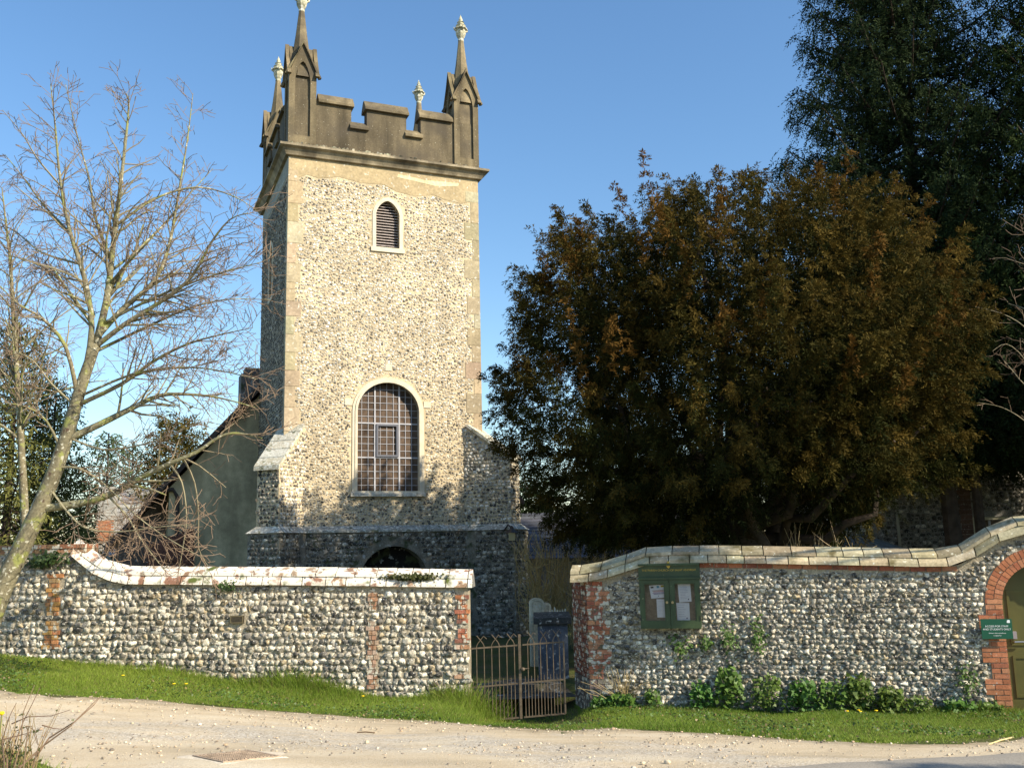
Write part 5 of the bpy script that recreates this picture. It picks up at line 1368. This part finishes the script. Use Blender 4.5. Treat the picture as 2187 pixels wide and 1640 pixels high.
for hl in (hole1, hole2):
    m = MB((.5, .48, .36)); m.plate(HF, hl, [inset(hl, -.09)], -.03, .12); wo = m.build('window', M('cream_paint', (.50, .46, .33), rough=.5), hs)
    m = MB(); m.plate(HF, hl, [], -.14, .02); m.build('pane', GLASS, wo)
    m = MB(); uc_ = (hl[0][0]+hl[1][0])/2; zc_ = (hl[0][1]+hl[2][1])/2
    m.box(HF, uc_-.03, uc_+.03, hl[0][1], hl[2][1], -.138, -.10); m.box(HF, hl[0][0], hl[1][0], zc_-.02, zc_+.02, -.137, -.105); m.build('glazing_bar', LEAD, wo)
m = MB((.10, .05, .04)); 
for k in range(30):
    zz = .3+k*.15
    m.box(HF, hole1[0][0]-.45+.1*(k % 2), hole1[0][0]-.01, zz, zz+.14, .0, .03, jit((.12, .07, .05), .2))
m.build('brick_quoin', BRICK, hs)
dp = HF.px(1917, 1130)[0]; m = MB(); m.tube([HF.p(dp, .3, .08), HF.p(dp, HF.px(1915, 1098)[1], .08)], .05, 8); m.build('drainpipe', M('pipe_cream', (.35, .33, .25), rough=.6), hs)
BF = HF.sub(0, 1.6); r0, r1 = BF.px(1758, 1170), BF.px(1908, 1170); r2, r3 = BF.px(1775, 1143), BF.px(1855, 1143); t2, t3 = BF.px(1765, 1127), BF.px(1848, 1123)
m = MB(); z0_ = r0[1]-.1; z1_ = r2[1]; z2_ = t3[1]
m.add([BF.p(r0[0], z0_, .3), BF.p(r1[0]+.2, z0_, .3), BF.p(r3[0], z1_, -.6), BF.p(r2[0], z1_, -.6), BF.p(r1[0]+.2, z0_, -1.6), BF.p(r3[0], z1_, -1.6), BF.p(r0[0], z0_, -1.6), BF.p(r2[0], z1_, -1.6)], [(0, 1, 2, 3), (1, 4, 5, 2), (6, 0, 3, 7)])
m.add([BF.p(r2[0], z1_+.14, -.5), BF.p(r3[0]+.1, z1_+.14, -.5), BF.p(t3[0], z2_, -1.1), BF.p(t2[0], z2_, -1.1), BF.p(r3[0]+.1, z1_+.14, -1.6), BF.p(t3[0], z2_, -1.6)], [(0, 1, 2, 3), (1, 4, 5, 2)])
for k in range(9):
    s_ = k/8; a_, b_ = lerp(r0[0], r1[0]+.2, s_), lerp(r2[0], r3[0], s_); m.tube([BF.p(a_, z0_+.02, .3), BF.p(b_, z1_+.02, -.6)], .025, 5)
rfb = m.build('lead_roof', LEADROOF, hs)
m = MB((.5, .5, .45))
m.box(BF, r2[0], r3[0]+.1, z1_+.10, z1_+.138, -.56, -.5)
for k in range(5):
    u_ = lerp(r2[0], r3[0]+.06, k/4); m.box(BF, u_, u_+.04, z1_-.05, z1_+.10, -.56, -.52)
m.build('lantern_frame', M('cream_paint2', (.45, .43, .36), rough=.5), rfb)
m = MB(); m.box(BF, r0[0], r1[0]+.2, .3, z0_-.01, -1.6, .1); m.build('bay_wall', MORTAR_D, hs)

ob = Fr(at(1085, 1150, 36)[:2], (1, -.02)); oa, oz = ob.px(1560, 1075)[0], ob.px(1300, 1085)[1]; oe = ob.px(1300, 1190)[1]
shed = thing('slate_outbuilding', 'low dark slate roofed outbuilding glimpsed behind the bare shrubs between tower and yew', 'outbuilding', ob.p(oa/2, .3, -3))
m = MB((.10, .105, .12)); 
for k in range(14):
    za, zb_ = lerp(oe, oz, k/14), lerp(oe, oz, (k+1)/14); na, nb_ = lerp(.4, -3.6, k/14), lerp(.4, -3.6, (k+1)/14)
    m.hexa([ob.p(-.3, za, na), ob.p(oa, za, na), ob.p(oa, zb_, nb_), ob.p(-.3, zb_, nb_), ob.p(-.3, za+.03, na), ob.p(oa, za+.03, na), ob.p(oa, zb_+.01, nb_), ob.p(-.3, zb_+.01, nb_)], jit((.075, .08, .095), .2))
m.build('roof', SLATE, shed)
m = MB(); m.plate(ob, [(0, .2), (oa-.2, .2), (oa-.2, oe), (0, oe)], [], 0, 3.4); m.build('wall', MORTAR_D, shed)
for i_, (px_, w_) in enumerate(((1130, 1.9), (1340, 2.4), (1480, 2.2))):
    conifer(['dark clipped evergreen just right of the tower, behind the bare shrubs', 'dark evergreen bush behind the left skirt of the yew', 'dark evergreen bush hidden behind the yew trunk'][i_], at_ground(px_, 41), 41, at(px_, 1040-25*i_, 41)[2], .5, w_, 400+i_, 60, 'dark evergreens behind the outbuilding', name='evergreen_bush', leaf=(.25, .08), ls=.5, step=.22, hang=.0, per=5, prof=lambda f: math.sin(math.pi*min(1, .3+f*.68))**.6)

# ================================================================== VERGE PLANTS
def grass_patch():
    g = np.random.default_rng(5); N = 330000
    x = g.uniform(-10.5, 8.8, N); e_ = edge_y(x); wy = wall_y(x)-.03; wy = np.where((x > -.78) & (x < 1.0), 16.2+(x+.78)*.43, wy)
    f = g.uniform(0, 1, N); y = e_-.1+(wy-e_+.1)*f
    keep = g.random(N) < np.clip((y-e_+.12)*3.2+.22*snoise(x, y, 4, 9), .0, 1)
    keep &= ~((x > .1) & (x < .95) & (y > 14.6) & (g.random(N) < .85)); 
    keep &= ~((x > 1.7) & (x < 2.9) & (y > wy-.55) & (g.random(N) < .7))
    # near-left bank
    M_ = 26000; bx_ = g.uniform(-6.5, -2.9, M_); by_ = g.uniform(6.8, 9.6, M_); bl_ = BANK(bx_, by_); kb = g.random(M_) < np.clip(bl_*2.5, 0, 1)
    fw = (wy-y)
    hgt = .032+.018*snoise(x, y, 1.7, 10)+.018*g.random(N)
    tall = np.exp(-np.clip(fw, 0, 9)/.28)*np.where(x < -.2, np.clip(1.0+.8*snoise(x, y*0, 2.3, 11), .3, 2.2), np.clip(.35+.5*snoise(x, y*0, 1.9, 12), .05, 1)); tall *= np.where(x < -6, .5, np.where((x > -4.5) & (x < -.6), 1.05, 1))
    hgt = np.clip(hgt+tall*.24*g.uniform(.4, 1.2, N), .02, .5)*np.clip((y-e_)*1.6+.35, .3, 1)
    x = np.concatenate([x[keep], bx_[kb]]); y = np.concatenate([y[keep], by_[kb]]); hgt = np.concatenate([hgt[keep], g.uniform(.05, .13, kb.sum())]); n = len(x)
    z = gz(x, y)-.005+np.where((y > edge_y(x)) & (y < 17), .02*snoise(x, y, 2.5, 3), 0); a = g.uniform(0, 6.28, n); lean = g.normal(0, .5, (n, 2))*hgt[:, None]; w_ = .0045+.010*hgt
    dx, dy = np.cos(a)*w_, np.sin(a)*w_
    A = np.stack([x-dx, y-dy, z], -1); B = np.stack([x+dx, y+dy, z], -1); Cc = np.stack([x+lean[:, 0], y+lean[:, 1], z+hgt], -1)
    V = np.stack([A, B, Cc], 1).reshape(-1, 3); Fc = np.arange(3*n).reshape(-1, 3)
    mixv = np.clip(.5+.35*snoise(x, y, .9, 13)+g.normal(0, .22, n), 0, 1)[:, None]
    c = np.array((.10, .19, .018))*(1-mixv)+np.array((.27, .35, .05))*mixv
    dry = (g.random(n) < .09+.10*(snoise(x, y, 1.3, 14) > 1.0))[:, None]; c = np.where(dry, np.array((.26, .21, .09)), c); c *= g.uniform(.8, 1.2, (n, 1))
    tag(np_mesh('grass', V, Fc, np.repeat(c, 3, 0), GRASS), 'short green grass of the verge and the near bank', kind='stuff')
bk0, bk1 = hit(-60, 1585), hit(185, 1655)
def BANK(x, y):                                     # positive inside the near-left grassy corner
    d = np.array((bk1[0]-bk0[0], bk1[1]-bk0[1])); d /= np.linalg.norm(d); n = np.array((d[1], -d[0]))
    return (x-bk0[0])*n[0]+(y-bk0[1])*n[1]+.12*snoise(x, y, 3, 15)
grass_patch()
xs = np.linspace(-8, -2.6, 60); ys = np.linspace(3.5, 10, 60); X, Y = np.meshgrid(xs, ys, indexing='ij'); B_ = BANK(X, Y)
Z = gz(X, Y)+np.clip(B_*.25, -.08, .05)
tag(grid_mesh('grass_bank', X, Y, Z, np.ones(X.shape+(3,)), bpy.data.materials['earth']), kind='structure')

def leafy(P, Nrm, size, col, g):
    """broad pointed leaves as folded quads"""
    n = len(P); d = unit(Nrm+g.normal(0, .55, (n, 3))); t = unit(np.cross(d, g.normal(size=(n, 3)))); s = np.cross(d, t)
    sz = size*g.uniform(.6, 1.3, n)[:, None]
    pts = [P-t*sz*.5, P-t*sz*.15+s*sz*.42, P+t*sz*.6-d*sz*.15, P-t*sz*.15-s*sz*.42]
    V = np.stack(pts, 1).reshape(-1, 3); c = np.repeat(col*g.uniform(.75, 1.25, (n, 1)), 4, 0)
    return V, np.arange(4*n).reshape(-1, 4), c
def ground_cover():
    g = np.random.default_rng(17); N = 26000; x = g.uniform(-10, 8.6, N); e_ = edge_y(x); wy = wall_y(x)-.03; y = e_+.1+(wy-e_-.1)*g.uniform(0, 1, N)
    k = (snoise(x, y, 1.9, 21) > .25+g.normal(0, .35, N)) & ~((x > -.8) & (x < 1.1) & (y > 15)); x, y = x[k], y[k]; n = len(x)
    P = np.stack([x, y, gz(x, y)+.02*snoise(x, y, 2.5, 3)+g.uniform(.02, .07, n)], -1)
    c = np.where(g.random((n, 1)) < .12, np.array((.24, .18, .08)), np.array((.09, .155, .03)))*g.uniform(.7, 1.3, (n, 1))
    tag(np_mesh('ground_cover', *leafy(P, np.tile((0, -.2, .9), (n, 1)), .034, c, g), LEAF2), kind='stuff')
ground_cover()
def weed(px, w_, h_, label, seed, name='leafy_weed', n=150, cat='weed', group='leafy weeds at the foot of the right hand wall', size=.065, col=(.085, .17, .028), off=.14):
    g = np.random.default_rng(seed); u = RW.px(px, 1500)[0]; b = np.array(RW.p(u, 0, off)); size = size*g.uniform(.7, 1.25); col = tuple(np.array(col)*g.uniform(.75, 1.25)*np.array((g.uniform(.85, 1.35), 1, 1))); b[2] = float(gz(b[0], b[1]))
    r = g.uniform(0, 1, (n, 3)); hh = r[:, 2]**.7
    P = np.stack([np.zeros(n)]*3, -1); a = (r[:, 0]-.5)*2*w_*(1-.35*hh); nn = (r[:, 1]-.45)*.34
    P[:, :2] = b[:2]+RW.U[None]*a[:, None]+RW.N[None]*nn[:, None]; P[:, 2] = b[2]+1.02*h_*hh*g.uniform(.7, 1.05, n)+.02
    Nn = np.stack([RW.N[0]*.6+RW.U[0]*.3*np.ones(n), RW.N[1]*.6+RW.U[1]*.3*np.ones(n), np.full(n, .6)], -1)
    t = thing(name, label, cat, tuple(b), group)
    st_ = MB((.10, .16, .04))
    for k in range(max(5, n//18)):
        q = P[g.integers(n)]; st_.tube([(b[0], b[1], b[2]-.02), tuple(q)], [.006, .003], 4)
    st_.build('stem', TWIG, t)
    np_mesh('foliage', *leafy(P, Nn, size, np.tile(col, (n, 1)), g), LEAF2, t)
for i, (px, w_, h_, n, lb) in enumerate([
    (1500, .20, .38, 170, 'small rounded clump of green weeds below the notice board end of the wall'),
    (1560, .26, .62, 240, 'tallest leafy nettle clump near the middle of the wall foot'),
    (1640, .28, .52, 240, 'leafy nettle clump next right of the tallest one'),
    (1715, .26, .44, 220, 'leafy nettle clump in the middle of the row at the wall foot'),
    (1780, .24, .44, 210, 'drooping leafy clump next left of the brightest nettles'),
    (1835, .24, .54, 230, 'bright pale topped nettle clump right of the middle of the row'),
    (1900, .24, .36, 200, 'lower leafy clump towards the right end of the nettle row'),
    (1960, .22, .26, 130, 'thin grassy weeds at the right end of the nettle row'),
    (2045, .26, .20, 150, 'low dark weeds near the green door'),
    (2110, .20, .16, 110, 'low ivy leaved weeds at the brick jamb of the door'),
    (1330, .26, .20, 150, 'low pale weeds left of the dry shrub below the wall'),
    (1290, .22, .16, 120, 'low weeds against the brick gate pier'),
    (1395, .16, .26, 90, 'thin upright weeds below the notice board')]):
    weed(px, w_, h_, lb, 200+i, n=int(n*1.25))
def tuft(fr, px, py, w_, h_, label, seed, n=110, size=.045, group='green tufts growing from the flint walls', name='ivy', col=(.085, .15, .03), out=.12, cat='wall plant'):  # wall ferns take the default name; only some tufts are true ivy
    g = np.random.default_rng(seed); u, z = fr.px(px, py); d = g.normal(0, 1, (n, 3)); 
    uu = u+d[:, 0]*w_*.45; zz = z+d[:, 1]*h_*.45; nn = .05+np.abs(d[:, 2])*out*np.exp(-(d[:, 0]**2+d[:, 1]**2)/3)
    P = np.zeros((n, 3)); P[:, :2] = fr.o+fr.U*uu[:, None]+fr.N*nn[:, None]; P[:, 2] = zz
    Nn = np.tile((fr.N[0]+fr.U[0]*.3, fr.N[1]+fr.U[1]*.3, .5), (n, 1))
    V, Fq, C = leafy(P, Nn, size, np.tile(col, (n, 1)), g); o = np_mesh(name, V, Fq, C, LEAF2); tag(o, label, cat, group)
    return o
tuft(RW, 1456, 1378, .17, .20, 'green fern tuft on the flint wall under the notice board right corner', 301)
tuft(RW, 1510, 1373, .12, .12, 'smallest green fern tuft on the flint wall, right of the notice board', 302, 70)
tuft(RW, 1558, 1362, .16, .24, 'hanging green fern tuft, third from the notice board along the wall', 303, 130)
tuft(RW, 1619, 1360, .12, .32, 'long narrow green fern tuft hanging farthest right of the notice board group', 304, 140)
tuft(RW, 2066, 1448, .17, .28, 'trailing ivy tuft low on the wall near the brick door jamb', 305, 140)
tuft(LW, 105, 1196, .38, .13, 'dark ivy growing over the brick top of the high end of the left wall', 306, 260, .06, name='ivy', col=(.05, .085, .022))
tuft(LW, 488, 1250, .22, .10, 'small ivy patch creeping over the white coping of the left wall', 307, 110, .045, name='ivy', col=(.05, .09, .022))
tuft(LW, 880, 1232, .45, .06, 'moss and grass clump on the coping near the gate end', 308, 420, .05, name='coping_moss', col=(.07, .075, .02), out=.05)
# dry shrub by the pier
g = np.random.default_rng(311); u0_, z0_ = RW.px(1330, 1478, .1); m = MB()
for k in range(46):
    a = g.normal(0, .28); l = g.uniform(.25, .62); b = RW.p(u0_+g.normal(0, .03), float(gz(*RW.p(u0_, 0, .1)[:2]))+.02, .10); tip = RW.p(u0_+.05+a, b[2]+l, .12+abs(g.normal(0, .07)))
    m.tube(limb_path(b, tip, .05, g, 4, .2), [.006, .005, .004, .003], 3, jit((.30, .23, .11), .2), cap=False)
tag(m.build('dry_shrub', TWIG), 'dry brown twiggy bush against the flint wall right of the brick pier', 'shrub')
# dandelions in the verge
def dandelion(px, py, lb, s=.028):
    p = hit(px, py); m = MB((.8, .55, .01)); c = (p[0], p[1], p[2]+.07)
    m.lathe(c, [(.002, -.012), (s*.5, -.004), (s, .004), (s*.8, .012), (.003, .014)], 9)
    o = m.build('dandelion', YELLOW); m2 = MB((.12, .2, .04)); m2.tube([(p[0], p[1], p[2]-.01), c], .004, 4); m2.build('stem', TWIG, o); 
    tag(o, lb, 'flower', 'dandelions in the verge')
for px, py in [(262, 1452), (752, 1489), (770, 1491), (775, 1496), (789, 1491), (800, 1492), (802, 1490), (371, 1470), (397, 1470), (1665, 1512), (1697, 1514), (1835, 1527), (1838, 1530), (1810, 1529), (1872, 1528)]:
    dandelion(px, py, 'tiny yellow dandelion in the grass verge under the flint walls')
def big_flower():
    p = at(4, 1523, 5.2); m = MB((.8, .55, .01)); m.lathe((p[0], p[1], p[2]), [(.002, -.01), (.008, -.006), (.013, .0), (.013, .004), (.009, .010), (.002, .012)], 10)
    o = m.build('dandelion', YELLOW); m2 = MB((.2, .2, .06)); m2.tube([(p[0]-.03, p[1], float(gz(p[0], p[1]))-.02), (p[0], p[1], p[2]-.01)], .004, 5); m2.build('stem', TWIG, o)
    tag(o, 'bright yellow flower on a tall stem among brambles at the near left', 'flower')
big_flower()
# brambles and dead stems at the near left
def bramble():
    g = np.random.default_rng(321); y = 6.2; b = at(60, 1650, y); bz = float(gz(b[0], y)); m = MB(); lf = []; 
    t = thing('bramble', 'tangle of arching brown bramble stems at the near left corner', 'bramble', (b[0], y, bz))
    paths = [[(40, 1640), (95, 1590), (150, 1550), (190, 1510), (210, 1490)], [(60, 1640), (105, 1575), (160, 1540), (200, 1505), (216, 1485)], [(20, 1640), (30, 1590), (50, 1540), (70, 1500), (85, 1468)], [(30, 1640), (45, 1580), (50, 1520), (62, 1490), (74, 1462)],
             [(10, 1640), (5, 1580), (20, 1530), (35, 1500)], [(50, 1640), (60, 1560), (55, 1550), (68, 1550), (80, 1590)], [(0, 1580), (40, 1570), (70, 1562)], [(25, 1545), (60, 1530), (110, 1528), (150, 1515)], [(90, 1548), (115, 1555), (135, 1556)], [(15, 1640), (15, 1590), (35, 1560), (60, 1550), (75, 1560), (82, 1590)], [(70, 1640), (80, 1600), (100, 1560)]]
    for k, p in enumerate(paths):
        pts = [np.array(at(x, yy, y+g.uniform(-.3, .3)*.2+.2*math.sin(k)+.05*i)) for i, (x, yy) in enumerate(p)]
        m.tube(pts, list(np.linspace(.0065 if k < 2 else .0045, .0018, len(pts))), 5, jit((.17, .11, .07), .2), cap=False)
        for q in pts[1:-1]:
            for j in range(2): lf.append(q+g.normal(0, .02, 3))
    for k in range(60):
        x = g.uniform(-20, 75); l = g.uniform(40, 150); a = at(x, 1650, y+.2); c = at(x+g.normal(6, 22), 1650-l, y+.2+g.normal(0, .1)); m.tube(limb_path(a, c, .03, g, 4, .15), [.003, .0028, .0022, .0012], 3, jit((.30, .22, .11), .3), cap=False)
    m.build('stem', TWIG, t)
    ex = np.array([np.array(at(g.normal(30, 25), g.uniform(1585, 1640), y+.1)) for k in range(60)])
    lf = np.concatenate([np.array(lf)[::3], ex]); np_mesh('foliage', *leafy(lf, np.tile((.3, -.6, .6), (len(lf), 1)), .022, np.tile((.09, .10, .03), (len(lf), 1)), g), LEAF2, t)
bramble()

# ================================================================== DRAIN COVER
dc = hit(505, 1621); dca = thing('drain_cover', 'square rusty chequered drain cover in a pale concrete surround set cornerwise in the gravel track', 'drain cover', tuple(dc))
hh = .265
def dpt(a, b, dz_=0):
    x = dc[0]+(a-b)*.7071; y = dc[1]+(a+b)*.7071; return (x, y, float(gz(x, y))+.012+dz_)
m = MB()
def slab(mb, a0, a1, b0, b1, z0, z1, col=None): mb.hexa([dpt(a0, b0, z0), dpt(a1, b0, z0), dpt(a1, b1, z0), dpt(a0, b1, z0), dpt(a0, b0, z1), dpt(a1, b0, z1), dpt(a1, b1, z1), dpt(a0, b1, z1)], col)
K = 16; V = [dpt(0, 0, .006)]; 
for k in range(K*2):
    t = math.pi*k/K; r = (.46+.07*math.sin(3*t+1)+.05*math.sin(7*t))/max(abs(math.cos(t)), abs(math.sin(t)))**.6; V.append(dpt(r*math.cos(t), r*math.sin(t), -.006))
W_ = [dpt(.33*math.cos(math.pi*k/K)/max(abs(math.cos(math.pi*k/K)), abs(math.sin(math.pi*k/K))), .33*math.sin(math.pi*k/K)/max(abs(math.cos(math.pi*k/K)), abs(math.sin(math.pi*k/K))), .014) for k in range(2*K)]
m.add(V[1:]+W_, [(k, (k+1) % (2*K), 2*K+(k+1) % (2*K), 2*K+k) for k in range(2*K)]+[tuple(range(2*K, 4*K))]); m.build('surround', CONC, dca, smooth=False)
m = MB(); 
for s_ in ((-hh-.03, hh+.03, -hh-.03, -hh), (-hh-.03, hh+.03, hh, hh+.03), (-hh-.03, -hh, -hh, hh), (hh, hh+.03, -hh, hh)): slab(m, *s_, 0, .024)
m.build('frame', COVER, dca)
m = MB(); slab(m, -hh+.004, hh-.004, -hh+.004, hh-.004, 0, .019); nb_ = 13
for i in range(nb_):
    for j in range(nb_):
        a, b = lerp(-hh+.03, hh-.03, i/(nb_-1)), lerp(-hh+.03, hh-.03, j/(nb_-1)); slab(m, a-.012, a+.012, b-.012, b+.012, .019, .026)
m.build('lid', COVER, dca)
# a dropped stick and a pale straw on the track
for (a, b, lb, r, c) in (((763, 1566), (800, 1568), 'thin brown stick lying on the gravel track', .008, (.2, .13, .07)), ((2112, 1592), (2162, 1578), 'pale dry stalk lying at the verge edge near the tarmac', .008, (.6, .48, .24))):
    p, q = hit(*a), hit(*b); m = MB(c); m.tube([p+(0, 0, .015), (p+q)/2+(0, 0, .025), q+(0, 0, .02)], r, 5); tag(m.build('stick', TWIG), lb, 'stick')
